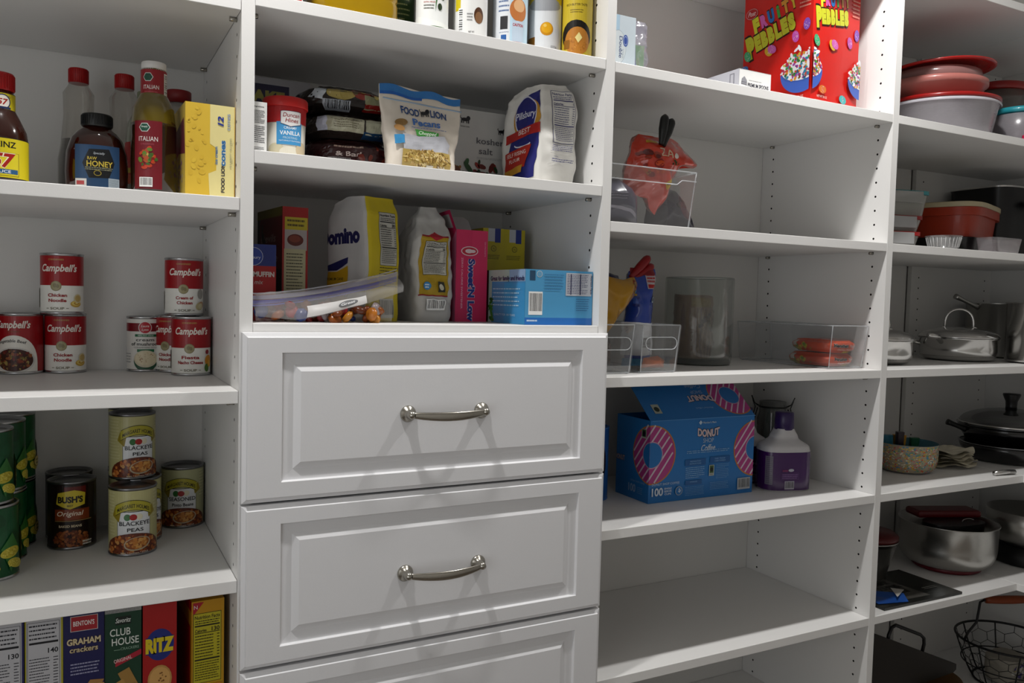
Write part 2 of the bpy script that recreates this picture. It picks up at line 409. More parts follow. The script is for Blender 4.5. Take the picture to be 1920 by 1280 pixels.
# ------------------------------------------------------------------ cans
ZB = {'0b': -.3397, '0c': -.6238, '0d': -.9091, '0e': -1.1953, '1a': -.0418, '1b': -.2686, '1c': -.5235,
      'a': ZT(2), 'b': ZT(11), 'c': ZT(20), 'd': ZT(29), 'e': ZT(38), 'f': ZT(47)}
def can(name, label, x, y, z, r, h, art, a0=0, base='f0efe8', cat='can', group=None, tin=TIN, sheen=.32, nub=0):
    e = T(name, label, cat, (x, y, z + .0003), 0, group)
    g = G(); g.lathe([(0, .003), (r - .004, .003), (r - .003, .0002), (r - .0006, 0), (r + .0003, .001), (r + .0003, .003), (r - .0012, .0045), (r - .0012, h - .0045), (r + .0003, h - .003),
                      (r + .0003, h - .0008), (r - .0006, h), (r - .003, h - .0004), (r - .0036, h - .004), (r - .009, h - .0045), (r - .010, h - .0038), (0, h - .0038)], tin, 44)
    g.build('tin', e)
    g = G(); g.lathe([(r - .0006, .0045), (r - .0006, h - .0045)], M(base, sheen), 56, caps=False)
    d = D(); art(d, r * 1000, h * 1000); m = 2000 * r * 1.4
    d.emit(g, cyl(r - .0006, a0), step=(4, 0), clip=(-m, 4.6, m, h * 1000 - 4.6), rough=sheen)
    g.build('paper_label', e); return e
RED, GOLD, DKG = '9c0f18', 'a39a72', '1d4a30'
def noodles(d, x, y, s=1):
    d.ell(x, y, 9.5 * s, 5.5 * s, 'c9a13d').ell(x, y + 1 * s, 7.5 * s, 4 * s, 'e7cf72').ell(x + 1, y + 1 * s, 5 * s, 2.6 * s, 'b98a2c').ell(x + 1, y + 1.5 * s, 3 * s, 1.4 * s, 'ecd98a')
    d.ell(x + 3 * s, y + 9 * s, 7 * s, 7.5 * s, 'd8cba0').ell(x + 3 * s, y + 9 * s, 5 * s, 5.5 * s, 'c4a763')
def soup(l1, l2=None, pic='noodle'):
    def f(d, r, h):
        m = 110
        d.rect(-m, h * .47, m, h, RED); d.text('CONDENSED', -1, h * .88, 2.6, 'b6a15a', 24)
        d.text("Campbell's", 3, h * .70, 12, 'efe9df', 58, shear=.28, bold=.025)
        d.ell(-1, h * .46, 8.4, 8.4, '8d845f').ell(-1, h * .46, 7.3, 7.3, GOLD).ell(-2.5, h * .47, 3, 3.6, '857c58').ell(1.5, h * .46, 2.6, 3.4, '857c58', 20)
        if l2: d.text(l1, 1, h * .285, 5.4, RED, 29 if len(l1) > 5 else 17, bold=.03).text(l2, 1, h * .20, 5.4, RED, {6: 27, 12: 42, 7: 26}.get(len(l2), 28), bold=.03)
        d.text('SOUP', 1, h * .075, 4, '77735f', 21, bold=.02); d.rect(-16, h * .09, -12, h * .10, '77735f').rect(14, h * .09, 18, h * .10, '77735f', True)
        if pic == 'noodle': noodles(d, 30, h * .17)
        elif pic == 'chicken': d.ell(31, h * .38, 7, 9, '9b9891').ell(29, h * .17, 9, 7, 'c9bd8e', 20).ell(33, h * .19, 7, 6, 'bf8f62', 20).ell(31, h * .17, 6, 5, 'd9cfa5', 20)
        else: d.ell(34, h * .25, 8, 10, 'd9901f').ell(30, h * .13, 5, 7, '4d7a24').ell(31, h * .40, 4, 4, '8e1020').ell(36, h * .2, 4, 6, 'e6b13a')
        d.rect(-90, h * .1, -44, h * .42, 'd8d4c8').lines(-88, h * .12, -46, h * .4, 9, '6a6a6a')
    return f
def vegbeef(d, r, h):
    d.rect(-110, 0, 110, h, RED); d.ell(0, h * .20, 37, h * .44, 'efece4', n=40); d.rect(-37, 0, 37, h * .2, 'efece4')
    d.text("Campbell's", -3, h * .76, 12, 'efe9df', 56, shear=.28, bold=.025).text('CHUNKY', 0, h * .69, 2.4, '7d4a20', 20)
    d.text('Vegetable Beef', -3, h * .49, 5.2, '1a1614', 44, shear=.2, arc=4)
    d.ell(0, h * .23, 32, h * .215, 'd7d5cf', n=36).ell(0, h * .235, 29, h * .185, '3c150c', n=36)
    d.scat(0, h * .24, 27, h * .165, 90, 1.5, 3.6, ['6e1c10', '8a3a1c', '5c3318', '7b6a2c', '37190f', '95552c', '4b2414', 'a08a4a'], 4)
def mushroom(d, r, h):
    d.rect(-110, h * .73, 110, h * .88, '7b1420'); d.ell(-1, h * .80, 11, 11, 'e8e4e0').ell(-1, h * .80, 10, 10, 'b4172a')
    d.text('Laura', -1, h * .81, 4, 'f2e8e4', 13, shear=.3).text('Lynn', -1, h * .745, 4, 'f2e8e4', 11, shear=.3)
    d.rect(-18, h * .635, 18, h * .68, '1d6b45').text('98% FAT FREE', 0, h * .645, 2.5, 'd8e8d8', 26)
    d.text('cream', -1, h * .555, 5.4, '23211f', 30).text('of mushroom', 1, h * .475, 6.2, '23211f', 52).text('CONDENSED SOUP', 0, h * .43, 2.3, '8b8b88', 40)
    d.rect(-14, h * .36, 14, h * .41, '1d6b45').ell(0, h * .20, 20, h * .195, '24513a', n=30).ell(0, h * .235, 19.5, h * .155, 'd9cfb4', n=32).ell(0, h * .245, 17, h * .125, 'e4d8b8', n=32)
    d.scat(0, h * .245, 15, h * .11, 22, .8, 2, ['c9b48a', 'b99c78', 'd8c7a0'], 8); d.lines(-40, h * .15, -26, h * .35, 4, '999999'); d.lines(24, h * .1, 36, h * .3, 5, 'a04a4a')
SA, SB = .0325, .1015
c = '0c'
can('soup_can', 'red and white can of vegetable beef soup with a bowl of stew on its label', -1.705, .3585, ZB[c], .0345, SB, vegbeef, -14)
can('soup_can', 'soup can cut off by the left edge of the photo, beside the vegetable beef soup', -1.782, .352, ZB[c], .0345, SB, soup('Tomato', 'Bisque'), 0)
can('soup_can', 'red and white chicken noodle soup can standing on the shelf, under another one', -1.638, .362, ZB[c], SA, SB, soup('Chicken', 'Noodle'), -9)
can('soup_can', 'red and white chicken noodle soup can stacked on top of another one', -1.6425, .335, ZB[c] + SB, SA + .0005, SB, soup('Chicken', 'Noodle'), -14)
can('soup_can', 'white cream of mushroom soup can with a dark red band and green trim', -1.511, .363, ZB[c], .0312, .098, mushroom, -3, 'e4e2dc')
can('soup_can', 'red and white soup can mostly hidden behind the fiesta nacho cheese can', -1.4635, .343, ZB[c], SA, SB, soup('Chicken', 'Noodle'), -35)
can('soup_can', 'red and white fiesta nacho cheese soup can next to the partition', -1.444, .272, ZB[c], SA, SB, soup('Fiesta', 'Nacho Cheese', 'nacho'), -10)
can('soup_can', 'red and white cream of chicken soup can stacked at the right end of the shelf', -1.451, .318, ZB[c] + SB, SA, SB, soup('Cream of', 'Chicken', 'chicken'), -6)
def beans(d, cx, cy, rx, ry, n, seed=2): d.ell(cx, cy, rx, ry, '2c0f06', n=30).scat(cx, cy, rx * .93, ry * .9, n, 2.2, 3.4, ['8a4a22', '7a3a18', 'a0602e', '5e2a12', '95552a', '6b3317'], seed, .75)
def bush(d, r, h):
    d.rect(-120, 0, 120, h, '1a0c08').rect(-9, h * .78, 24, h * .93, '5a120e')
    d.poly([(-22, h * .68), (-19, h * .84), (-6, h * .865), (6, h * .88), (16, h * .855), (23, h * .83), (22, h * .66), (10, h * .63), (0, h * .60), (-10, h * .63)], 'c9b52c')
    d.text("BUSH'S", 0, h * .70, 10, '14100c', 38, bold=.05).text('BEST', 0, h * .64, 3, '14100c', 9, bold=.02)
    d.rect(-24, h * .44, 30, h * .60, '7d3512').text('Original', 0, h * .505, 8, 'e8dcc8', 40, shear=.25).rect(-24, h * .425, 34, h * .433, 'b08a50')
    d.text('BAKED BEANS', 0, h * .335, 4, 'd9c9a8', 34, bold=.02); beans(d, 2, h * .155, 29, h * .145, 120); d.lines(18, h * .05, 34, h * .13, 2, 'ddd6c8', .6)
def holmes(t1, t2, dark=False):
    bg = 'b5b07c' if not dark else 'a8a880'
    def f(d, r, h):
        d.rect(-120, 0, 120, h, bg); d.lines(-60, h * .3, -30, h * .95, 14, 'c6c194', .3); d.lines(34, h * .5, 60, h * .95, 9, 'c6c194', .3)
        d.rect(-25, h * .22, 27, h * .66, '2a2a3a').rect(-24.2, h * .21, 26.2, h * .65, 'd9dbdd')
        d.poly([(-34, h * .60), (-22, h * .50), (-19, h * .64), (-29, h * .73)], '8a7a1c').poly([(36, h * .62), (24, h * .55), (22, h * .66), (31, h * .74)], '8a7a1c')
        arc = [(-28 + 56 * k / 12, h * .74 + 9 * (1 - ((k - 6) / 6) ** 2)) for k in range(13)]
        o = [(x, y + 1) for x, y in arc] + [(x, y - h * .135 - 1) for x, y in arc[::-1]]; i_ = arc + [(x, y - h * .135) for x, y in arc[::-1]]
        for k in range(12): d.poly([arc[k][:1] + (arc[k][1] + 1,), (arc[k + 1][0], arc[k + 1][1] + 1), (arc[k + 1][0], arc[k + 1][1] - h * .135 - 1), (arc[k][0], arc[k][1] - h * .135 - 1)], '2b2a14', k > 0)
        for k in range(12): d.poly([arc[k], arc[k + 1], (arc[k + 1][0], arc[k + 1][1] - h * .135), (arc[k][0], arc[k][1] - h * .135)], 'a79e2a', k > 0)
        d.text('MARGARET HOLMES', 0, h * .645, 6.2, '26220c', 50, bold=.02, arc=8)
        d.ell(-9, h * .575, 5, 5.4, '2f6a34').ell(9, h * .58, 5, 5, 'd9d3b8').ell(0, h * .575, 5.6, 5, 'a01c1c')
        d.text(t1, 2, h * .455, 7, '15141a', 46 if len(t1) > 7 else 42, bold=.012).text(t2, 3, h * .365, 6, '15141a', 24 if len(t2) < 6 else 36, bold=.012)
        col = ['a85a24', '8a4218', 'bf7434', '6e2f12', '9a5220', 'c08848']
        d.ell(0, h * .10, 46, h * .24, '5a2410', n=34).scat(0, h * .12, 43, h * .2, 150, 2, 3.6, col, 6, .8)
        d.ell(6, h * .185, 20, h * .10, 'b0a48a', 8, n=26).ell(6, h * .19, 18, h * .085, '8a4a20', 8, n=26).scat(6, h * .195, 16, h * .07, 36, 2, 3.6, ['c07a34', 'a86428', 'd09850'], 9, .8)
        d.text('REAL * Southern * STYLE', 2, h * .045, 2.4, 'd8d0c0', 40)
    return f
c = '0d'; BA, BB = .0368, .111
DT = M('7d7d7f', .3, metal=1)
can('bean_can', 'dark brown can of original baked beans with a yellow shield logo', -1.6285, .293, ZB[c], BA, .1125, bush, -4, '1a0c08', tin=DT)
can('bean_can', 'can just behind the original baked beans can, only its rim showing', -1.633, .3585, ZB[c], BA, .1125, bush, 0, '1a0c08', tin=DT)
BP = holmes('BLACKEYE', 'PEAS')
can('bean_can', 'blackeye peas can standing at the front of the shelf, nearest the viewer', -1.5395, .218, ZB[c], BA, BB, BP, -2, 'b5b07c', tin=DT)
can('bean_can', 'blackeye peas can on the shelf, half hidden directly behind the front one', -1.527, .2855, ZB[c], BA, BB, BP, 30, 'b5b07c', tin=DT)
can('bean_can', 'blackeye peas can stacked on another one just below the shelf above', -1.5365, .2855, ZB[c] + BB, BA, BB, BP, 12, 'b5b07c', tin=DT)
can('bean_can', 'can at the back of the shelf behind the stacked blackeye peas, only its rim showing', -1.5355, .3595, ZB[c] + BB + .0008, BA - .0005, BB, BP, 0, 'b5b07c', tin=DT)
can('bean_can', 'can on the shelf directly below the hindmost can, behind the blackeye peas', -1.5355, .3595, ZB[c], BA - .0005, BB, BP, 0, 'b5b07c', tin=DT)
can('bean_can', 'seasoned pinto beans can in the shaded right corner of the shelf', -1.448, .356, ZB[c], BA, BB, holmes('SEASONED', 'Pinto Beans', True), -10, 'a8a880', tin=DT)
def corn(d, r, h):
    d.rect(-120, 0, 120, h, '0b4a26').scat(0, h * .7, 100, h * .3, 26, 5, 14, ['0d5a30', '093f20', '11502c'], 3)
    for cx in (-20, 12, 48, 88):
        d.poly([(cx - 14, h * .42), (cx + 2, h * .62), (cx + 14, h * .40), (cx, h * .1)], '2e6a2a')
        d.ell(cx, h * .36, 15, 8, 'c2b438', 8, n=22).scat(cx, h * .36, 13, 6.5, 50, .9, 1.5, ['d8cc58', 'b3a22c'], 5).ell(cx + 8, h * .2, 14, 7, 'c9bb44', -20, n=22).scat(cx + 8, h * .2, 12, 5.5, 40, .9, 1.4, ['e0d468', 'b8a830'], 7)
    d.ell(22, h * .26, 9, 9, '7a6a2a').ell(22, h * .26, 8, 8, 'c8b46a').text('NON', 22, h * .27, 3, '2a2a14', 9, bold=.03).text('GMO', 22, h * .22, 3, '2a2a14', 9, bold=.03)
CN = 'stacked green corn cans'
for (x, y, k, lb) in ((-1.735, .166, 0, 'green corn can at the front left, bottom one of the nearest stack'), (-1.7415, .168, 1, 'green corn can at the front left, on top of the nearest stack'),
                      (-1.729, .2565, 0, 'green corn can on the shelf in the second stack from the front'), (-1.730, .257, 1, 'green corn can on top of the second stack from the front'),
                      (-1.7195, .3345, 0, 'green corn can on the shelf in the rear stack beside the baked beans'), (-1.7195, .335, 1, 'green corn can on top of the rear stack, its rim near the shelf above')):
    can('corn_can', lb, x, y, ZB[c] + k * BB, BA, BB, corn, (-30, -12, 40)[0 if y < .2 else 1 if y < .3 else 2], '0b4a26', group=CN)

# ------------------------------------------------------------------ cartons
def carton(name, label, cat, x, y, z, w, d, h, col, arts, rz=0, parts=None, rough=.4, group=None, bevel=.0006, top=True):
    """x,y is the middle of the base"""
    g = G(); g.box((-w / 2, -d / 2, 0), (w / 2, d / 2, h), M(col, rough))
    for k, fn in arts.items():
        q = D(); ww = (d if k in ('left', 'right') else w) * 1000; hh = (d if k == 'top' else h) * 1000
        fn(q, ww, hh); q.emit(g, face(k, w, d, h), clip=(0, 0, ww, hh), rough=rough)
    o = g.build(name, None, (x, y, z + .0004), rz); tagt(o, label, cat, group); return o
c = '0e'; z = ZB[c]
def nutri(cal, edge=None, v0=150):
    def f(d, w, h):
        d.rect(1.5, 0, w - 1.5, h, 'b9b9bd')
        d.rect(3, h - 122, w - 4, h - 8, '14141a').rect(3.5, h - 121.5, w - 4.5, h - 8.5, 'bdbdc1')
        d.lines(5, h - 34, w - 7, h - 10, 4, '22222a', .35); d.rect(5, h - 39, w - 6, h - 36, '14141a')
        d.text(cal, w - 6, h - 53, 7, '14141a', al='r', bold=.02); d.lines(5, h - 108, w - 16, h - 58, 12, '33333a', .3, 2).lines(w - 12, h - 108, w - 6, h - 58, 12, '33333a', .3, 4); d.rect(5, h - 113, w - 6, h - 110, '14141a')
        d.lines(5, 20, w - 7, h - 126, 22, '44444c', .32, 9)
        if edge: d.rect(w - 2.5, 0, w, h, edge).rect(0, 0, 1.5, h, edge, True)
    return f
carton('cracker_box', 'box showing its white nutrition panel with 130 calories and a navy edge, lower left corner', 'box', -1.713, .135, z, .052, .19, .257, '1c1c4c', {'front': nutri('130', '23235a')})
carton('cracker_box', 'box showing a long white nutrition panel with thin yellow edges', 'box', -1.6625, .135, z, .0465, .19, .258, '9a9424', {'front': nutri('140', 'a49c2a')})
def benton(d, w, h):
    d.rect(9, h - 29, w - 8, h - 7, 'c9c4c0').rect(9.8, h - 28.2, w - 8.8, h - 7.8, 'a01f28').text("BENTON'S", w / 2, h - 21, 7, 'e8e0dc', w - 25, bold=.02, out=None)
    d.text('GRAHAM', w / 2, h - 48, 9, 'd8c8a0', w - 9, bold=.03, out='5a4424').text('crackers', w / 2, h - 59, 8, 'd8c8a0', w - 16, bold=.01, out='5a4424', shear=.1)
    d.lines(9, h - 93, w - 6, h - 74, 4, '9a9ab8', .4)
    for q, (a, b) in enumerate(((30, 118), (40, 124), (24, 130))): d.poly([(a - 20, h - b - 18), (a + 4, h - b + 16), (a + 22, h - b + 14), (a + 4, h - b - 20)], ('a87a44', 'b98a50', '9a6c3a')[q]).scat(a, h - b - 3, 12, 10, 14, .5, .8, ['7a5028'], q, 1)
carton('cracker_box', 'navy graham crackers box with a red oval logo', 'box', -1.613, .135, z, .052, .19, .258, '17174e', {'front': benton})
def club(d, w, h):
    d.rect(0, h - 12, w, h, '9a9a98').lines(0, h - 12, w, h, 6, '6a6a6c', .3)
    d.rect(14, h - 30, w - 14, h - 18, '0c1a12').text('Savoritz', w / 2, h - 27, 7, 'e0e4de', w - 28, shear=.3)
    d.text('CLUB', w * .42, h - 46, 11, 'dfe4dc', w * .56, bold=.01).text('HOUSE', w * .56, h - 60, 11, 'dfe4dc', w * .74, bold=.01).text('CRACKERS', w * .68, h - 68, 4, '8aa892', w * .5).rect(12, h - 67.5, w * .42, h - 66.7, '8aa892')
    d.poly([(14, h - 84), (w, h - 70), (w, h - 78), (14, h - 92)], 'a81c30').text('ORIGINAL', w * .5, h - 84.5, 5.5, 'e8c8c8', 24, rot=10)
    for q, (a, b) in enumerate(((30, 112), (22, 128), (38, 135), (14, 145))): d.poly([(a - 13, h - b + 10), (a + 2, h - b + 17), (a + 15, h - b - 12), (a, h - b - 20)], ('a07a3c', 'b08844', '94703a', '7a5a2c')[q])
carton('cracker_box', 'dark green club house crackers box with a red diagonal band', 'box', -1.562, .137, z, .0485, .19, .259, '113a26', {'front': club})
def ritz(d, w, h):
    d.ell(w / 2, h - 62, w * .42, 24, '1b2a78', n=30).text('RITZ', w / 2, h - 72, 20, 'd9c21c', w * .84, bold=.07, out='1b2a78')
    d.rect(0, 0, w, h - 134, 'b8451c'); d.ell(w / 2, h - 115, w * .36, 22, 'b98a4a', n=18).ell(w / 2, h - 114, w * .31, 18, 'cf9f5c', n=14).scat(w / 2, h - 114, 9, 11, 8, 1, 1.6, ['7a5020'], 3, 1)
carton('cracker_box', 'bright red cracker box with big yellow letters over a blue oval', 'box', -1.5125, .137, z, .0465, .19, .252, 'a31212', {'front': ritz})
def nutter(d, w, h):
    d.poly([(2, h - 2), (18, h - 2), (2, h - 22)], 'a8182c').text('N', 6, h - 12, 6, 'd8c8c8')
    d.rect(2, 0, w - 2, h - 19, 'c49a14', True).rect(0, 0, w, h - 200, 'c07a14'); d.facts(3, h - 128, w - 5, h - 20, '130', 'b9ae22', '17160c'); d.rect(2, 0, w - 3, h - 132, 'c07a14').lines(5, h - 160, w - 5, h - 134, 6, '2a220c', .3)
def nutl(d, w, h): d.rect(0, 0, w, h, 'b8860f').poly([(w * .3, h), (w, h), (w, h - 16), (w * .75, h - 18)], 'a01212').rect(w * .2, 0, w * .95, h - 40, 'a01212')
carton('cookie_box', 'yellow cookie box with a yellow nutrition panel, standing against the partition', 'box', -1.4475, .139, z, .048, .17, .243, 'bd8a10', {'front': nutter, 'left': nutl}, R(3))

# ------------------------------------------------------------------ bottles on the upper left shelf
z = ZB['0b']
def bottle(name, label, x, y, zz, prof, mat, cap, art=None, cr=None, a0=0, sx=1, sy=1, rz=0, liquid=None, cat='bottle', taper=None, capname='cap', seg=44):
    e = T(name, label, cat, (x, y, zz + .0004), rz); g = G(); g.lathe(prof, mat, seg, sx=sx, sy=sy); g.build('body', e)
    g = G(); cp, cm = cap; g.lathe(cp, cm, 40)
    if cr:   # knurled cap ribs
        r0, za, zb = cr
        for k in range(36):
            a = 2 * pi * k / 36; g.box((-.0006, -.0006, za), (.0006, .0008, zb), cm, Matrix.Translation((r0 * sin(a), -r0 * cos(a), 0)) @ Matrix.Rotation(a, 4, 'Z'))
    g.build(capname, e)
    if liquid: g = G(); g.lathe(liquid[0], liquid[1], seg, sx=sx, sy=sy); g.build('liquid', e)
    if art:
        for nm, fn, r, v0, v1, half, aa in art:
            g = G(); d = D(); fn(d, r * 1000, (v1 - v0) * 1000)
            f0 = cyl(r, aa)
            def f(u, v, o, f0=f0, v0=v0):
                p = f0(u, v + v0, o); return (p[0] * sx, p[1] * sy, p[2])
            d.emit(g, f, step=(3, 0), clip=(-half * 1000, 0, half * 1000, (v1 - v0) * 1000), base=.0004, rough=.35); g.build(nm, e)
    return e
BROWN = M('2a0f08', .12, coat=.6); REDC = M('a80f12', .4); CLR = clear('clear_bottle_plastic', 'eceae6', .10, .10, edge=.35)
def l57(d, r, h):
    d.rect(-60, 0, 60, h, '1c1a14').rect(-59, 1, 59, h - 1, 'c9b81c').text('HEINZ', 4, h - 13, 8, '14140e', 32, bold=.02)
    d.rect(-24, 3, 24, h - 20, '8a7a14').rect(-23, 4, 23, h - 20.5, 'cdbd24').text('57', 4, 15, 18, '9a1c10', 30, shear=.25, bold=.04, out='e8e0c0', ow=.03).rect(-20, 6, 22, 12, '27527a').text('SAUCE', 2, 7, 4, 'd8dce0', 22)
def l57n(d, r, h):
    d.rect(-40, 0, 40, h, '1c1a14').rect(-40, .8, 40, h - .8, 'c9b81c').text('TOMATO', 4, h - 7, 3, '14140e', 20).ell(4, h * .5, 10, 10, '1b2a50').ell(4, h * .5, 8.5, 8.5, 'e0dcd0').text('57', 4, h * .5 - 4, 8, '9a1c10', 13, shear=.2, bold=.03).rect(-6, h * .1, 14, h * .22, '1b2a50')
bottle('sauce_bottle', 'brown sauce bottle with yellow labels and red cap at the far left', -1.715, .075, z, [(0, 0), (.030, 0), (.034, .004), (.0355, .02), (.0355, .06), (.034, .072), (.025, .092), (.0195, .102), (.0185, .13), (0, .13)], BROWN,
       ([(0, .150), (.0185, .150), (.0198, .148), (.0198, .127), (.0186, .126)], REDC), [('front_label', l57, .0357, .006, .060, .05, 6), ('neck_label', l57n, .0200, .098, .122, .03, 8)], (.0199, .128, .147))
CP = lambda r, z0, z1: [(0, z1), (r - .001, z1), (r, z1 - .0012), (r, z0), (r - .001, z0)]
DARKL = M('1a0a06', .15, coat=.5)
pr = [(0, 0), (.027, 0), (.031, .004), (.031, .075), (.027, .10), (.0225, .15), (.0235, .185), (.0155, .198), (.014, .205), (.014, .212), (0, .212)]
for x, lb, lv in ((-1.617, 'tall clear plastic bottle with red cap standing behind the honey bottle', .108), (-1.5475, 'clear plastic bottle with red cap between the honey and the dressing bottle', .085)):
    liq = [(0, .002)] + [(r - .0012, zz) for r, zz in pr[1:4]] + [(.0255, .1), (.025, lv), (0, lv)]
    liq = [(r, min(zz, lv)) for r, zz in liq]
    bottle('clear_bottle', lb, x, .318, z, pr, CLR, (CP(.0148, .202, .226), REDC), cr=(.0149, .203, .224), liquid=(liq, DARKL))
    # fluting rings of the grip are pressed into the bottle
HONEY = M('2e0d05', .08, coat=.8)
def hon(d, r, h):
    d.rect(-32, 0, 32, h, '1f3c5c'); d.poly([(-20, h * .58), (-11, h * .90), (15, h * .92), (23, h * .60), (15, h * .26), (-11, h * .24)], '0d0f12')
    d.text('Specially', 2, h * .79, 3.2, '9aa0a4', 15, shear=.3).text('RAW', -7, h * .66, 4.5, 'b8a23c', 12, bold=.01).text('HONEY', 3, h * .51, 8, 'b8a23c', 34, bold=.02).lines(-16, h * .42, 20, h * .5, 2, '8a8a70', .4)
    d.ell(0, h * .36, 5, 4, '8a7a2c').ell(0, h * .36, 4, 3, '0d0f12').rect(-30, h * .05, -14, h * .22, 'c9c6c2').rect(-28, h * .08, -17, h * .17, 'a84040').rect(14, h * .0, 30, h * .26, '9aa6ae').lines(15, h * .02, 29, h * .24, 7, '5a6670')
bottle('honey_bottle', 'squat raw honey bottle with black cap and dark blue label', -1.594, .10, z, [(0, 0), (.036, 0), (.040, .004), (.0415, .03), (.040, .058), (.034, .078), (.026, .088), (.0195, .0925), (.0185, .099), (0, .099)], HONEY,
       ([(0, .1135), (.019, .1135), (.0205, .112), (.0208, .097), (.0195, .0955)], M('101214', .4)), [('label', hon, .0419, .004, .066, .031, 0)], (.0206, .098, .111), sy=.72)
OILY = M('6b5a10', .06, coat=.8, trans=.25); HERB = M('2a1a0a', .3)
def ital(d, r, h):
    d.rect(-22, 0, 22, h, '6e121e').ell(-4, h * .9, 8, 7, 'd0d4d0', n=6).ell(-4, h * .9, 7, 6, '174a38', n=6).text('Simply', -4, h * .9, 2.4, 'd8e0d8', 9).text('ITALIAN', 1, h * .70, 7, 'e0d8d4', 26, bold=.0).text('DRESSING', 0, h * .645, 2.4, 'a04450', 18)
    d.scat(0, h * .45, 11, 14, 30, 2, 5, ['a8481c', '5a7a28', 'b83a1c', '3c5a20', 'c8a050', '7a1a10'], 5); d.bars(-11, h * .03, 7, h * .17)
def itn(d, r, h): d.rect(-50, 0, 50, h, '8a1620').ell(-7, h * .7, 7.5, 7, 'd0d4d0', n=6).ell(-7, h * .7, 6.5, 6, '174a38', n=6).text('ITALIAN', -3, h * .25, 6, 'e4dcd8', 22).lines(-12, h * .1, 6, h * .18, 1, 'c05a60').bars(16, h * .06, 24, h * .9, True)
bottle('dressing_bottle', 'Italian dressing bottle with white cap and dark red labels', -1.519, .085, z, [(0, 0), (.027, 0), (.030, .003), (.031, .05), (.0305, .105), (.028, .128), (.022, .142), (.0175, .150), (.0172, .185), (0, .185)], OILY,
       (CP(.0172, .181, .1955), M('d8d6d4', .4)), [('neck_sleeve', itn, .0176, .145, .183, .052, -8), ('label', ital, .0314, .008, .106, .02, -20)], liquid=([(0, .002), (.0306, .003), (.0316, .05), (.0311, .1), (.031, .105), (0, .105)], M('251505', .15, coat=.5)))
def karo(d, r, h): d.rect(-60, 0, 60, h, 'a81210').text('Karo', 12, h * .45, 15, 'e8e0d8', 36, bold=.03).rect(-60, h * .26, 60, h * .38, 'b8941c').lines(-6, h * .28, 22, h * .36, 1, '3a1408', .7).rect(-60, 0, 60, h * .22, 'b8421c')
bottle('syrup_bottle', 'clear syrup bottle with grey green cap and red label behind the dressing bottle', -1.520, .205, z, [(0, 0), (.028, 0), (.031, .004), (.0315, .10), (.029, .125), (.018, .148), (.014, .152), (.014, .165), (0, .165)], clear('syrup_plastic', 'c6cbb8', .25, .1),
       (CP(.0145, .156, .177), M('6e7358', .5)), [('label', karo, .0318, .028, .094, .055, -28)], liquid=([(0, .003), (.0268, .004), (.0298, .005), (.0302, .026), (0, .026)], DARKL))
bottle('spice_jar', 'clear jar with dark red lid behind the dressing bottle and the cones box', -1.4655, .275, z, [(0, 0), (.018, 0), (.0215, .004), (.0215, .175), (.019, .18), (0, .18)], clear('jar_plastic', 'd4cfc8', .35, .08), (CP(.0205, .180, .201), M('7c1216', .45)), capname='lid', cat='jar')
def cones(d, w, h):
    m = w * .52
    d.poly([(m - 2, 0), (w, 0), (w, h), (m - 2, h), (m - 2, h * .58), (m + 7, h * .54), (m + 7, h * .30), (m - 4, h * .26)], 'e4d795'); d.scat(w * .2, h * .5, w * .2, h * .5, 30, 2, 5, ['dcb93e', 'd6b138'], 3)
    d.text('FOOD LION', w * .79, h * .22, 5, '1c2038', 42, rot=90, bold=.03)
    d.text('ice cream', w * .645, h * .46, 4.4, '2f6aa0', 26, rot=90, bold=.02).text('cones', w * .80, h * .49, 7.5, '2f6aa0', 38, rot=90, bold=.04, out='e8e6d0').text('12', w * .76, h * .83, 8, '2a3c90', 14, rot=90, shear=.2, bold=.04).text('cones', w * .90, h * .83, 6, '7a90b8', 24, rot=90).text('sugar cups', w * .93, h * .5, 4, 'b8b48c', 44, rot=90)
    d.rect(w - .8, 0, w, h, 'b98a20')
def conl(d, w, h): d.rect(0, 0, w, h, 'e0c25a').poly([(w * .1, h * .75), (w * .9, h * .85), (w, h * .45), (w * .5, h * .5), (0, h * .4)], '7a3040').scat(w / 2, h * .25, w * .4, h * .2, 40, 2, 5, ['c8b090', 'b08a8a', 'd8c8a8', '9a7090'], 5)
carton('cone_box', 'yellow ice cream cone box at the right end of the bottle shelf', 'box', -1.4475, .10, z, .070, .12, .137, 'd9b53c', {'front': cones, 'left': conl}, R(2))
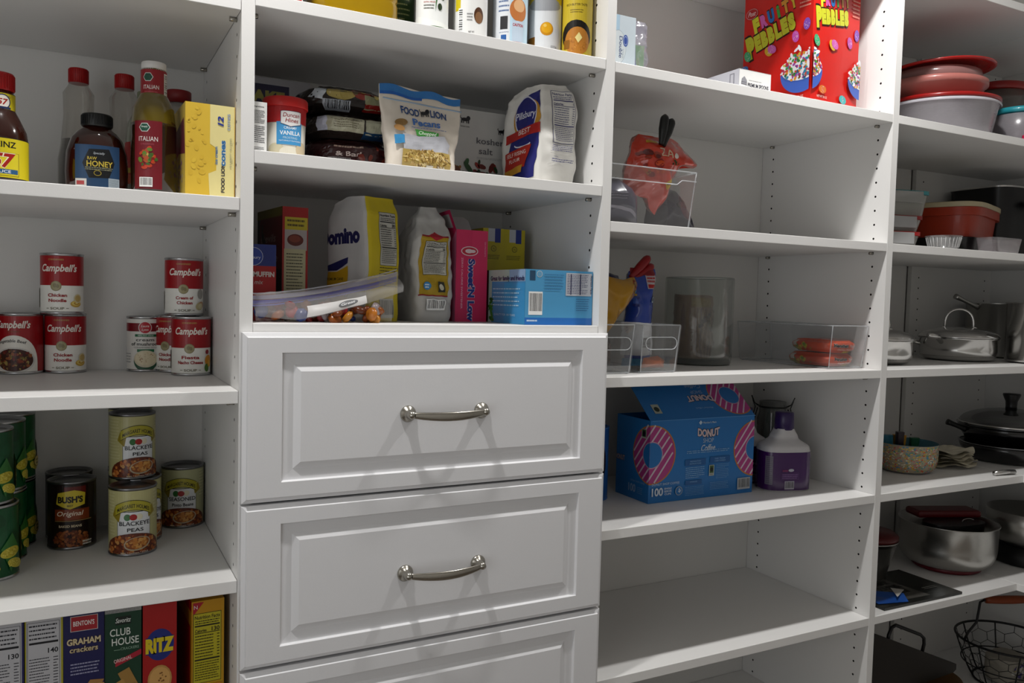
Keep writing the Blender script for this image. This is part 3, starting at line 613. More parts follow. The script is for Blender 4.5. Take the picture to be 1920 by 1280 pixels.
# ------------------------------------------------------------------ bags: a closed soft shape with artwork that follows it
def nv(p, f, s): 
    q = Vector(p) * f + Vector((s * 7.3, s * 3.1, s * 5.7)); return noise.noise_vector(q)
class Bag:
    """w wide (x), d deep (y), h high (z); wa, da scale them along the height; n = squareness of the section; warp moves points"""
    def __init__(s, w, d, h, wa=lambda t: 1, da=lambda t: 1, n=4, amp=.004, fr=14, seed=1, lean=lambda t: (0, 0), amp2=.0012, zf=None):
        s.__dict__.update(w=w, d=d, h=h, wa=wa, da=da, n=n, amp=amp, fr=fr, seed=seed, lean=lean, amp2=amp2, zf=zf)
    def fin(s, x, y, z, nx=0, ny=0, o=0):
        t = min(1, max(0, z / s.h)); lx, ly = s.lean(t); k = min(1, t * 6)
        p = Vector((x, y, z)); v = nv(p, s.fr, s.seed) * s.amp * k + nv(p, s.fr * 4.3, s.seed + 2) * s.amp2 * k
        zz = z + v.z * .5 + (s.zf(x, y, t) if s.zf else 0)
        return (x + v.x + lx + nx * o, y + v.y + ly + ny * o, zz)
    def ring(s, th, t):
        cx, cy = sin(th), -cos(th); k = (abs(cx) ** s.n + abs(cy) ** s.n) ** (-1 / s.n)
        return s.fin(s.w / 2 * s.wa(t) * k * cx, s.d / 2 * s.da(t) * k * cy, s.h * t)
    def body(s, g, mat, nu=72, nvv=44, sm=True):
        g.grid(lambda u, t: s.ring(2 * pi * u, t), nu, nvv, mat, sm, cu=True)
        for t in (0, 1):
            pts = [s.ring(2 * pi * k / nu, t) for k in range(nu)]; c = sum((Vector(p) for p in pts), Vector()) / nu
            g.add(pts + [c], [((k + 1) % nu, k, nu)[::(1 if t == 0 else -1)] for k in range(nu)], mat, False)
    def front(s):
        def f(u, v, o):
            t = min(1, max(0, v / s.h)); q = max(-.995, min(.995, (u - s.w / 2) / (s.w / 2)))
            return s.fin(s.w / 2 * s.wa(t) * q, -s.d / 2 * s.da(t) * (1 - abs(q) ** s.n) ** (1 / s.n), v, 0, -1, o * 2.4)
        return f
    def side(s, sg):     # sg -1: left face, +1: right face
        def f(u, v, o):
            t = min(1, max(0, v / s.h)); q = max(-.995, min(.995, (u - s.d / 2) / (s.d / 2))) * sg
            return s.fin(sg * s.w / 2 * s.wa(t) * (1 - abs(q) ** s.n) ** (1 / s.n), s.d / 2 * s.da(t) * q, v, sg, 0, o * 2.4)
        return f
    def art(s, g, kind, fn, rough=.4, step=4, clip=None):
        q = D(); W = (s.w if kind == 'front' else s.d) * 1000; H = s.h * 1000; fn(q, W, H)
        q.emit(g, s.front() if kind == 'front' else s.side(-1 if kind == 'left' else 1), step=step, base=.00035, rough=rough, clip=clip or (0.5, 0, W - .5, H))
def lerp(pts):
    def f(t):
        for (a, x), (b, y) in zip(pts[:-1], pts[1:]):
            if t <= b: k = (t - a) / (b - a); k = k * k * (3 - 2 * k); return x + (y - x) * k
        return pts[-1][1]
    return f
# ------------------------------------------------------------------ top of the drawer bay: cans and bottles cut by the frame
z = ZB['1a']
def rim_can(name, label, x, y, r, h, art, a0, base, cap): return can(name, label, x, y, z, r, h, art, a0, base, 'spray can')
def olive(d, r, h): d.rect(-110, 0, 110, h * .13, '2f5a1c').poly([(-110, h * .10), (110, h * .10), (110, h * .17), (30, h * .13), (0, h * .15), (-30, h * .19), (-110, h * .16)], 'e2e4e0').rect(-110, 0, 110, h * .1, '2f5a1c'); d.text('EXTRA VIRGIN', -6, h * .30, 2.4, 'a83a2c', 20).lines(-16, h * .24, 2, h * .29, 2, '55584e'); d.poly([(4, h * .22), (6, h * .50), (11, h * .55), (9, h * .4)], '3a6a34').poly([(0, h * .35), (14, h * .45), (16, h * .50), (4, h * .42)], '4f7a40').ell(12, h * .27, 4, 6, '23331a').ell(18, h * .36, 3.4, 5.4, '2f4722'); d.text('OLIVE OIL', 0, h * .7, 8, '2f5a1c', 40)
def coco(d, r, h): d.rect(-110, 0, 110, h, 'dcdcda').rect(-30, h * .3, -18, h, 'c9b51c').bars(-22, h * .05, -13, h * .32, True); d.ell(15, h * .26, 9, 14, '4a2c18').ell(15, h * .24, 7, 10, '7a5638').ell(18, h * .48, 6, 9, '3c2a20').ell(18, h * .48, 4, 6.5, 'e0dcd4'); d.text('NET WT', 2, h * .10, 2.8, '2a2a2c', 10).text('5 OZ (141g)', 5, h * .05, 2.8, '2a2a2c', 16); d.lines(-6, h * .2, 4, h * .28, 3, '7a7a7a')
def caut(d, r, h): d.rect(-110, 0, 110, h, 'b9d4e4').rect(-40, 0, 0, h, 'd4d8dc').lines(-22, h * .35, -2, h * .95, 14, '3c5a8a').rect(-18, h * .2, -4, h * .32, '2a2a2c').text('PAINT CAN RECYCLE', -11, h * .17, 1.6, '2a4a8a', 18); d.rect(-16, h * .05, -6, h * .15, '2a5a9a').ell(16, h * .38, 17, 20, 'b8703a').ell(17, h * .42, 11, 11, 'd8a878').rect(4, h * .08, 26, h * .28, 'b8c8d8').text('CAUTION', 15, h * .23, 5, 'a8282c', 20, bold=.03).rect(2, 0, 34, h * .09, 'a0202c')
def egg(d, r, h): d.rect(-110, 0, 110, h, 'd8dadc').rect(-110, h * .52, 110, h, 'c9b41c').ell(0, h * .5, 34, 12, '9a9ca0').rect(-50, 0, -18, h * .2, '8a5a14').ell(4, h * .27, 12, 12, 'c98a12').ell(4, h * .28, 9.5, 9.5, 'e0a418').ell(1, h * .30, 3, 3, 'ecc460').text('(227g)', 18, h * .1, 3.5, '77797c', 12)
def butt(d, r, h): d.rect(-110, 0, 110, h, 'c9b030').rect(-24, h * .62, 24, h * .78, '7a4a20').text('RICH BUTTER TASTE', 0, h * .50, 4, '4a3a10', 40).lines(-12, h * .43, 12, h * .47, 2, '6a5a20'); d.ell(0, h * .22, 30, 28, '16120e').ell(2, h * .17, 24, 25, 'b8782c', n=24).scat(2, h * .14, 18, 16, 40, 1, 2.4, ['c98a3c', 'a86a24'], 3).poly([(-2, h * .20), (5, h * .25), (11, h * .20), (4, h * .15)], 'e8d890').rect(-24, h * .1, -12, h * .18, '8a5a14')
can('cooking_spray_can', 'white cooking spray can with an olive branch and green foot', -1.081, .082, z, .0285, .19, olive, -19, 'dcdedc', 'spray can')
can('cooking_spray_can', 'white cooking spray can with a brown coconut', -1.009, .082, z, .0305, .19, coco, -24, 'dcdcda', 'spray can')
can('cooking_spray_can', 'pale blue baking spray can with a bundt cake and a caution panel', -.930, .082, z, .0315, .19, caut, -28, 'd4d8dc', 'spray can')
can('cooking_spray_can', 'cooking spray can with a fried egg on a silver and yellow label', -.858, .082, z, .0305, .19, egg, -31, 'd8dadc', 'spray can')
can('cooking_spray_can', 'yellow butter cooking spray can with pancakes, beside the partition', -.8055, .055, z, .0285, .19, butt, -34, 'c9b030', 'spray can')
OIL = M('a8860c', .05, coat=.8, trans=.35, ior=1.2)
g = G(); B = Bag(.145, .10, .22, n=3.2, amp=0, amp2=0, wa=lerp([(0, .94), (.04, 1), (.08, 1), (.10, .975), (.12, 1), (.2, 1), (.22, .975), (.24, 1), (1, 1)]), da=lerp([(0, .92), (.04, 1), (1, 1)]))
B.body(g, OIL, 60, 90); tagt(g.build('cooking_oil_jug', None, (-1.214, .105, z + .0004)), 'large golden cooking oil jug with moulded rings', 'oil jug')
def evo(d, r, h): d.rect(-90, 0, 90, h, '27451a').lines(-20, h * .1, 20, h * .8, 12, '9aa46a', .3)
e = T('olive_oil_bottle', 'dark green olive oil bottle between the oil jug and the olive spray can', 'bottle', (-1.099, .20, z + .0004)); g = G(); g.lathe([(0, 0), (.026, 0), (.028, .003), (.028, .18), (.012, .22), (0, .22)], M('1e3a12', .15, coat=.5), 40); g.build('body', e)
g = G(); d = D(); evo(d, 28, 150); d.emit(g, lambda u, v, o: cyl(.0283, -15)(u, v + .015, o), step=(3, 0), clip=(-50, 0, 50, 150)); g.build('label', e)
def rw(d, w, h): d.rect(0, 0, w, h, 'dcdad8').poly([(w * .35, h * .02), (w * .98, h * .02), (w * .98, h), (w * .2, h)], 'a82420').lines(w * .6, h * .02, w * .9, h * .12, 2, 'd8b0a8')
carton('baking_box', 'white and red box on the top shelf at the left partition, cut by the frame', 'box', -1.3495, .065, z, .073, .06, .15, 'dcdad8', {'front': rw})

# ------------------------------------------------------------------ upper open shelf of the drawer bay
z = ZB['1b']
def ake(d, w, h): d.rect(0, h * .62, w * .70, h * .93, '1b1844').text('CAKE', w * .34, h * .76, 19, 'a8a04a', w * .60, bold=.06); d.rect(0, 0, w, h * .4, '1b1844')
carton('cake_mix_box', 'white and navy cake mix box standing at the back of the shelf', 'box', -1.302, .31, z, .128, .05, .178, 'b9b9c0', {'front': ake})
def ingr(d, w, h): d.text('Ingredients', w / 2, h - 8, 2.4, '22222a', w * .6); d.lines(2, h * .58, w - 3, h - 12, 9, '33333a', .4, 2).lines(2, h * .2, w - 3, h * .54, 9, '33333a', .4, 3).lines(4, 3, w - 4, h * .13, 3, '55555a', .4, 4)
carton('snack_box', 'narrow white ingredients side of a box at the left partition, before the frosting tub', 'box', -1.3775, .075, z, .023, .09, .0765, 'dcdcda', {'front': ingr})
e = T('frosting_tub', 'vanilla frosting tub with red lid and sky blue label', 'tub', (-1.3265, .086, z + .0004))
tp = lambda v: .0302 + .0022 * v / .09
g = G(); g.lathe([(0, 0), (.0298, 0), (.0303, .002), (.0324, .084), (0, .084)], M('d8d4c8', .4), 48)
d = D(); H = 86
d.rect(-100, 56, 100, 86, 'a81418').ell(-20, 14, 14, 10, 'cbc2a4').ell(4, 10, 18, 10, 'ded8c6').ell(24, 16, 12, 12, 'c9b898')
d.rect(-18, 22, 22, 57, '3f8fc4').text('CREAMY', 3, 46, 4, 'e4ecf0', 20, bold=.01).text('VANILLA', 3, 37, 6.4, 'e8eef2', 32, bold=.02).text('FROSTING', 3, 31, 3.4, 'b8d4e4', 22).text('NATURALLY FLAVORED', 3, 27, 2, 'd8e4ec', 34)
d.poly([(-12, 54), (3, 49.5), (20, 54), (20, 73), (16, 74), (-8, 74), (-12, 73)], '3a3a5a').poly([(-11.2, 54.6), (3, 50.4), (19.2, 54.6), (19.2, 72.6), (16, 73.3), (-8, 73.3), (-11.2, 72.6)], 'dcdad8')
d.text('Duncan', 4, 64.5, 6.5, '8a1420', 25, shear=.2, bold=.01).text('Hines', 5, 56.5, 6.5, '8a1420', 20, shear=.2, bold=.01)
d.emit(g, cyl(.031, -3, lambda v: tp(v)), step=(3, 0), clip=(-90, 1.5, 90, 84), base=.0003); g.build('cup', e)
g = G(); g.lathe([(0, .0965), (.033, .0965), (.0348, .0945), (.0352, .082), (.0345, .081), (.0335, .082)], M('b81a18', .35), 48); g.build('lid', e)
def chips(name, label, x, y, zz, w, d, h, col, arts, rz=0, seed=1, amp=.006, parts=None):
    g = G(); B = Bag(w, d, h, wa=lerp([(0, .80), (.25, .97), (.5, 1), (.8, .95), (1, .70)]), da=lerp([(0, .75), (.3, 1), (.7, 1), (1, .65)]), n=3, amp=amp, fr=26, seed=seed, amp2=.002)
    B.body(g, M(col, .22, coat=.4), 80, 24); B.art(g, 'front', arts, .22); return tagt(g.build(name, None, (x, y, zz + .001), rz), label, 'bag')
def bark(d, w, h): d.rect(0, 0, w, h, '2e1214').rect(0, 0, w, h * .3, '4a1822').text('& Bark', w * .42, h * .40, 8, 'b8a8a4', w * .30, bold=.02).lines(w * .25, h * .66, w * .55, h * .76, 1, '9a8478', .6).bars(w * .2, h * .14, w * .42, h * .34, bg='8a8486').scat(w * .7, h * .5, w * .25, h * .3, 12, 2, 8, ['5a1c1a', '3a1214', '6a2418'], 3)
def bag2(d, w, h): d.rect(0, 0, w, h, '2a2320').rect(w * .06, h * .22, w * .55, h * .82, 'a8a690').rect(w * .06, h * .22, w * .14, h * .82, 'b4b8c8').rect(w * .57, h * .2, w, h * .8, 'a8a892').rect(w * .55, h * .05, w, h * .3, '1c3a5a').lines(w * .2, h * .35, w * .5, h * .7, 4, '6a6450')
def bag3(d, w, h): d.rect(0, 0, w, h, '201a18').poly([(w * .08, h * .5), (w * .16, h * .95), (w * .24, h * .8), (w * .2, h * .4)], 'b8c0c8').ell(w * .38, h * .68, w * .15, h * .24, '9a8a4a').ell(w * .6, h * .75, w * .1, h * .22, '7a2418').rect(w * .62, h * .22, w, h * .7, '8a8a6a').rect(w * .62, h * .15, w * .95, h * .4, '7a1a14').bars(w * .2, h * .08, w * .48, h * .42, bg='9aa0a8').scat(w * .7, h * .8, w * .2, h * .12, 10, 2, 6, ['b8a860', '8a3a20', '5a4a30'], 4)
chips('baking_chips_bag', 'maroon bag of almond bark lying at the bottom of the stack', -1.198, .185, z, .165, .17, .052, '2e1214', bark, R(-2), 3, .004)
chips('baking_chips_bag', 'baking chips bag with a white and pale green side, in the middle of the stack', -1.200, .19, z + .054, .155, .16, .042, '2a2320', bag2, R(3), 5, .004)
chips('baking_chips_bag', 'dark baking chips bag with a barcode, lying on top of the stack', -1.202, .20, z + .098, .165, .15, .046, '201a18', bag3, R(-3), 8, .005)
# pecans pouch
g = G(); B = Bag(.150, .044, .139, wa=lerp([(0, .82), (.1, .83), (.55, .93), (.8, 1), (1, 1)]), da=lerp([(0, .8), (.12, 1), (.5, .8), (.82, .14), (1, .06)]), n=3, amp=.003, fr=22, seed=4, lean=lambda t: (0, .004 * t), zf=lambda x, y, t: (-.05 * x + .003 * sin(x * 90)) * t ** 3)
B.body(g, M('d8cfc2', .3, coat=.3), 80, 40)
def lion_mark(d, x, y, s, c='14141a'):
    d.ell(x, y + 1 * s, 7 * s, 3 * s, c).ell(x + 6 * s, y + 3.5 * s, 3.6 * s, 3.8 * s, c).rect(x - 7 * s, y - 5 * s, x - 5 * s, y + 1 * s, c).rect(x - 3.6 * s, y - 5 * s, x - 2 * s, y, c).rect(x + 2.4 * s, y - 5 * s, x + 4 * s, y, c).rect(x + 5.4 * s, y - 5 * s, x + 7.4 * s, y + 1 * s, c)
    d.poly([(x - 6.5 * s, y + 1 * s), (x - 10 * s, y + 5 * s), (x - 8 * s, y + 7.4 * s), (x - 7.6 * s, y + 6 * s), (x - 8.6 * s, y + 5 * s), (x - 5.4 * s, y + 2.4 * s)], c)
def pec(d, w, h):
    d.rect(0, h * .91, w, h, '2f72b4').rect(0, h * .885, w * .5, h * .92, '1c5cae'); d.text('FOOD', w * .34, h * .69, 12, '22447a', w * .23, bold=.03).text('LION', w * .70, h * .69, 12, '22447a', w * .20, bold=.03)
    x, y = w * .515, h * .72; lion_mark(d, x + 1, y + 1, 1.05)
    d.text('Pecans', w * .52, h * .56, 12, '3a6ab0', w * .36, bold=.03).lines(w * .32, h * .525, w * .78, h * .535, 1, '3a5a9a', .7); d.poly([(w * .38, h * .43), (w * .68, h * .41), (w * .68, h * .49), (w * .36, h * .51)], '3a8a38').text('Chopped', w * .53, h * .45, 6, 'e4f0e0', w * .24, shear=.2)
    d.ell(w * .20, h * .57, 12, 6, '8a6a3a', 10).ell(w * .17, h * .50, 9, 5, 'b88a54', -10); d.poly([(w * .16, h * .17), (w * .84, h * .19), (w * .86, h * .36), (w * .76, h * .46), (w * .4, h * .42), (w * .2, h * .44)], 'a9aab0')
    d.rect(w * .16, 0, w * .87, h * .25, 'a8904e').scat(w * .52, h * .15, w * .34, h * .11, 220, 2, 5, ['b99a58', '8a6c34', 'c8ae70', '6e5426', 'd0bb84', '9a7c42'], 5, .35); d.poly([(w * .07, h * .30), (w * .20, h * .32), (w * .21, h * .42), (w * .09, h * .41)], '3a86b8').rect(w * .50, h * .03, w * .60, h * .08, 'c8c4b8').text('2/10', w * .72, h * .035, 6, 'd8d4cc', 16)
B.art(g, 'front', pec, .3); g.build('pouch', (e := T('pecans_pouch', 'stand-up pouch of chopped pecans with bright blue top band', 'pouch', (-1.100, .074, z + .0004), R(2))))
g = G(); g.tube([(-.072 + .144 * k / 12, -.006 + .001 * sin(k), .118 - .006 * k / 12) for k in range(13)], .0012, M('8aa0b8', .3), 6); g.build('zipper', e)
def salt(d, w, h):
    lion = lambda x, y, s: lion_mark(d, x, y, s)
    lion(w * .22, h * .86, 1.15); lion(w * .92, h * .76, 1); d.text('FOOD LION', w * .22, h * .77, 2.2, '3a3a3c', 18); d.text('kosher', w * .70, h * .58, 12, '55555a', w * .52).text('salt', w * .62, h * .45, 12, '55555a', w * .26).lines(w * .45, h * .38, w * .95, h * .41, 2, '8a8a8c')
    d.scat(w * .5, h * .16, w * .5, h * .20, 56, 4, 11, ['1c3a20', '7a2018', '28502a', '8a5a20', '163018', '5a1a14'], 6, .5); d.ell(w * .3, h * .25, 5, 15, '1f4424', 40).ell(w * .55, h * .12, 9, 8, '8a1f18').ell(w * .08, h * .2, 8, 9, '6a3a20')
carton('salt_box', 'white kosher salt box with vegetables printed along the bottom', 'box', -.937, .215, z, .112, .06, .147, 'b4b4b2', {'front': salt})
# flour
g = G(); B = Bag(.088, .122, .184, wa=lerp([(0, .97), (.1, 1), (.7, .99), (.9, .9), (1, .70)]), da=lerp([(0, .97), (.3, 1), (.75, 1), (.92, .88), (1, .70)]), n=10, amp=.006, fr=13, seed=6, amp2=.002, lean=lambda t: (.010 * t - .006 * t * t, 0), zf=lambda x, y, t: .10 * x * t ** 4 - .25 * max(0, y) * t ** 4)
B.body(g, M('dcdad4', .6), 88, 50)
def flourF(d, w, h):
    d.facts(w * .28, h * .42, w * .86, h * .93, '1', 'dcdad4', '34346a', True).lines(w * .26, h * .33, w * .84, h * .40, 4, '4a4a7a', .35).text('WARNING', w * .36, h * .27, 2, '34346a', 10).lines(w * .26, h * .22, w * .84, h * .26, 2, '4a4a7a', .4)
def flourL(d, w, h):
    d.poly([(w * .22, h * .03), (w * .88, h * .07), (w * .92, h * .34), (w * .95, h * .94), (w * .50, h * .88), (w * .42, h * .70), (w * .22, h * .3)], '22246c')
    d.ell(w * .62, h * .68, w * .34, h * .2, 'b8862a', n=28).ell(w * .60, h * .70, w * .29, h * .20, 'c8c8d8', n=28).ell(w * .60, h * .70, w * .27, h * .185, '22246c', n=28)
    d.text('Pillsbury', w * .60, h * .665, 14, 'd8dae4', w * .52, shear=.1); d.poly([(w * .16, h * .53), (w * .96, h * .60), (w * .96, h * .50), (w * .16, h * .44)], 'a8221c').text('BEST', w * .60, h * .505, 10, 'd8c8c0', w * .28, rot=5)
    d.ell(w * .58, h * .40, w * .2, h * .03, 'd8d8e0').ell(w * .58, h * .41, w * .19, h * .026, '22246c'); d.poly([(w * .18, h * .34), (w * .80, h * .39), (w * .70, h * .18), (w * .18, h * .14)], 'a8281c').text('SELF RISING', w * .46, h * .30, 7, 'd8c8c0', w * .46, rot=4).text('FLOUR', w * .44, h * .235, 7, 'd8c8c0', w * .26, rot=4).poly([(w * .18, h * .15), (w * .66, h * .20), (w * .62, h * .13), (w * .18, h * .08)], 'b8862a')
B.art(g, 'front', flourF, .6); B.art(g, 'left', flourL, .55)
tagt(g.build('flour_bag', None, (-.853, .107, z + .0004), R(9)), 'white paper flour bag with a navy and red logo on its left side', 'bag')
# ------------------------------------------------------------------ counter shelf above the drawers
z = ZB['1c']
def cakeF(d, w, h): d.rect(0, 0, w, h, '9c1214').rect(4, h * .80, w - 1, h * .91, 'b8a828').lines(8, h * .82, w - 6, h * .9, 2, '4a3a10', .45).rect(4, h * .62, w - 2, h * .80, 'a8a0a0').ell(w * .5, h * .71, 14, 10, '5a1c14').ell(w * .48, h * .72, 10, 6, '7a3424').rect(3, 0, w - 4, h * .63, 'b4b08e').lines(7, 8, w - 8, h * .60, 20, '3a382c', .35)
def cakeL(d, w, h): d.rect(0, 0, w, h, '2a1614').rect(w * .1, h * .45, w, h * .92, '5c1218').text('Devils', w * .45, h * .70, 14, '9a8a88', w * .6, shear=.1).text('Creme', w * .5, h * .52, 14, '9a8a88', w * .66, shear=.1).rect(0, h * .92, w, h, '6a6018').scat(w * .2, h * .7, 20, 26, 12, 4, 11, ['2a1c1a', '1a1210', '3a2420'], 3)
carton('cake_mix_box', 'red cake mix box with instructions on its narrow front, at the left partition', 'box', -1.3015, .216, z, .044, .145, .19, '9c1214', {'front': cakeF, 'left': cakeL}, R(5))
def muff(d, w, h): d.rect(0, 0, w, h * .80, 'a8161a').rect(0, h * .80 - 10, w, h, '20307a').ell(w * .3, h * .84, 16, 15, 'a8b0c8').ell(w * .3, h * .84, 15, 14, '2a429a').text('Pillsbury', w * .30, h * .81, 5, 'c8d0e0', 24).text('MUFFIN', w * .63, h * .58, 8, 'd8d0cc', w * .64, bold=.04).text('mix', w * .48, h * .48, 7, 'c8b0ac', w * .26, shear=.2)
carton('muffin_mix_box', 'small blue and red muffin mix box in front of the red cake mix box', 'box', -1.3615, .119, z, .052, .036, .1225, 'a8161a', {'front': muff})
def sug(d, w, h):
    d.rect(0, 0, w, h, 'c0ac10'); d.facts(w * .34, h * .46, w * .84, h * .88, '30', 'b4b2a8', '1a1a20'); d.lines(w * .3, h * .28, w * .88, h * .45, 7, '3a3414', .3); d.bars(w * .40, h * .03, w * .78, h * .19, bg='a8a89a')
def sugL(d, w, h):
    d.rect(0, 0, w, h, 'b4b2b0').text('Domino', w * .36, h * .64, 25, '181a48', w * .94, bold=.06); d.poly([(0, h * .45), (w * .55, h * .52), (w * .55, h * .47), (w * .30, h * .41), (0, h * .41)], '1c1e50').poly([(0, h * .40), (w * .3, h * .40), (w * .56, h * .45), (w * .56, 0), (0, 0)], 'b89018').text('PREMIUM CANE', w * .25, h * .33, 5, '2a2410', w * .42).text('GRANULATED', w * .30, h * .20, 13, '16162a', w * .58, bold=.04)
g = G(); B = Bag(.082, .108, .213, wa=lerp([(0, .96), (.05, 1), (.86, .99), (1, .90)]), da=lerp([(0, .96), (.5, 1), (.85, .96), (1, .72)]), n=10, amp=.005, fr=12, seed=11, zf=lambda x, y, t: -.30 * max(0, y) * t ** 4)
B.body(g, M('b8b6b2', .55), 88, 50); B.art(g, 'front', sug, .5); B.art(g, 'left', sugL, .5)
tagt(g.build('sugar_bag', None, (-1.170, .162, z + .0004), R(24)), 'large sugar bag with a bright yellow side and white front', 'bag')
def psug(d, w, h): d.rect(w * .14, h * .23, w * .84, h * .74, 'a88a18').rect(w * .14, h * .73, w * .84, h * .745, '8a1420').poly([(w * .3, h * .74), (w * .48, h * .78), (w * .68, h * .735), (w * .48, h * .70)], 'a81828').rect(w * .1, h * .225, w * .84, h * .235, '8a1420').facts(w * .25, h * .41, w * .78, h * .69, '30', 'b4b2a8', '1a1a20').ell(w * .33, h * .31, 7, 7, '2f7ab0').lines(w * .33 - 4, h * .29, w * .33 + 4, h * .33, 2, 'd8e4ec', .5).rect(w * .58, h * .26, w * .74, h * .35, '2a2a20').ell(w * .66, h * .305, 4, 6, 'b8b4a0').bars(w * .28, h * .10, w * .74, h * .20)
g = G(); B = Bag(.078, .105, .212, wa=lerp([(0, .94), (.05, 1), (.72, .98), (.86, .80), (1, .44)]), da=lerp([(0, .94), (.05, 1), (.72, .95), (.88, .45), (1, .14)]), n=6, amp=.006, fr=17, seed=17, amp2=.003, lean=lambda t: (.006 * max(0, t - .7) / .3, .0))
B.body(g, M('bab8b4', .6), 88, 60); B.art(g, 'front', psug, .5)
tagt(g.build('powdered_sugar_bag', None, (-1.047, .185, z + .0004), R(3)), 'white powdered sugar bag with crumpled folded top and yellow label', 'bag')
def swf(d, w, h):
    d.rect(0, 0, w, h, 'c82858').rect(0, 0, w * .5, h, 'c22454'); d.text('ZERO CALORIE SWEETENER', w * .17, h * .42, 3.6, 'd8a0b4', 96, rot=-90).text('250 PACKETS', w * .90, h * .80, 2.8, 'd88aa4', 28, rot=-90)
    d.text("Sweet'N Low", w * .40, h * .345, 13, '20307c', 118, rot=-90, bold=.05, out='d0c0c8', ow=.04).ell(w * .42, h * .77, 18, 9, 'd8c0c4').ell(w * .42, h * .77, 16, 7.4, 'b02438').ell(w * .40, h * .77, 8, 4, 'd8c0c4').ell(w * .52, h * .77, 6, 3, 'd8c0c4')
def swl(d, w, h): d.rect(0, 0, w, h, 'b81c4c').poly([(w * .7, h * .9), (w, h), (w, 0), (w * .8, 0)], 'c86a8a').text("Sweet'N", w * .6, h * .18, 9, '16183a', 40, rot=-90, bold=.04)
e = T('sweetener_box', 'bright pink sweetener box with raised flaps and sideways lettering', 'box', (-.963, .185, z + .0004), R(2))
g = G(); W_, D_, H_ = .066, .062, .172; g.box((-W_ / 2, -D_ / 2, 0), (W_ / 2, D_ / 2, H_ - .004), M('c82858', .4))
for k, fn, ww in (('front', swf, W_), ('left', swl, D_)): d = D(); fn(d, ww * 1000, H_ * 1000); d.emit(g, face(k, W_, D_, H_), clip=(0, 0, ww * 1000, H_ * 1000), rough=.4)
g.build('carton_body', e)
g = G(); g.add([(-.0325, -.031, H_ - .004), (-.0325, .031, H_ - .004), (-.040, .034, H_ + .034), (-.043, -.020, H_ + .036)], [(0, 1, 2, 3)], M('a81848', .5)); g.add([(-.032, -.031, H_ - .004), (-.032, .031, H_ - .004), (-.0395, .034, H_ + .034), (-.0425, -.020, H_ + .036)], [(3, 2, 1, 0)], M('9a9694', .7)); g.build('side_flap', e)
g = G(); g.add([(-.033, .031, H_ - .004), (.033, .031, H_ - .004), (.029, .045, H_ + .024), (.020, .049, H_ + .031), (-.026, .048, H_ + .030)], [(0, 1, 2, 3, 4)], M('a8a4a2', .7)); g.build('back_flap', e)
def yb(d, w, h): d.rect(0, 0, w, h, 'b4a418').rect(w * .24, h - 26, w * .55, h, 'b4b4b8').rect(w * .55, h - 28, w * .82, h, '1d2c78').ell(w * .5, h - 40, 6, 6, '4a4612').ell(w * .5, h - 40, 4.8, 4.8, 'b4a418').text('N', w * .5, h - 42.5, 5, '4a4612', 4).lines(w * .12, h - 62, w * .8, h - 52, 3, '6a6418', .4)
for x, y, lb in ((-.8805, .262, 'yellow box with navy and white stripe, next to the pink sweetener box'), (-.8315, .265, 'yellow box with navy and white stripe, the one farther from the sweetener box')):
    carton('starch_box', lb, 'box', x, y, z, .0475, .07, .185, 'b4a418', {'front': yb})
def teaF(d, w, h):
    d.rect(0, 0, w, h, '4f9ac8').rect(0, 0, w, h * .13, '2b6cb8').lines(w * .03, h * .05, w * .18, h * .10, 1, 'c8dcf0', .6); d.rect(w * .06, h * .80, w * .14, h * .98, '2a4a68').ell(w * .2, h * .92, 6, 6, 'c0ccd4').ell(w * .2, h * .92, 5, 5, '6aa0c4'); d.bars(w * .05, h * .18, w * .25, h * .60)
    d.rect(w * .59, h * .54, w * .98, h * .96, 'b8bcc4').text('Nutrition Facts', w * .965, h * .75, 4.4, '22224a', 34, rot=-90, bold=.02).lines(w * .61, h * .57, w * .93, h * .94, 12, '3a3a6a', .3).rect(w * .80, h * .56, w * .815, h * .94, '22224a').rect(w * .66, h * .56, w * .672, h * .94, '22224a')
    d.lines(w * .27, h * .62, w * .56, h * .94, 6, '3f7aa8', .3).lines(w * .75, h * .25, w * .95, h * .5, 6, '3a6a9a', .3)
def teaL(d, w, h):
    d.rect(0, 0, w, h, 'a8b8b0').rect(w * .35, 0, w, h * .78, '3f86b8').rect(w * .6, 0, w, h * .75, '3a8ec4').rect(w * .7, h * .78, w, h, '8aa6c8'); d.rect(0, 0, w * .28, h, '4a1614').ell(w * .12, h * .45, 20, 42, '8a4214').ell(w * .16, h * .45, 14, 34, 'b8702c').ell(w * .05, h * .3, 10, 22, '6a1c24').ell(w * .10, h * .9, 18, 5, '9a7aa0').scat(w * .34, h * .3, 9, 26, 8, 5, 12, ['2f6a2c', '3c7a34', '28582a'], 4, .4)
    d.text('Great for family and friends', w * .66, h * .80, 8.5, '1c2250', w * .66, bold=.02).lines(w * .38, h * .30, w * .92, h * .68, 5, '9ac4dc', .3).text('QUALITY FOR 100 YEARS', w * .62, h * .14, 4, 'a8cce0', w * .42)
carton('tea_box', 'light blue tea bag box wrapped in clear film, with black heading', 'box', -.850, .118, z, .143, .196, .0985, '4f9ac8', {'front': teaF, 'left': teaL}, R(1), rough=.15)
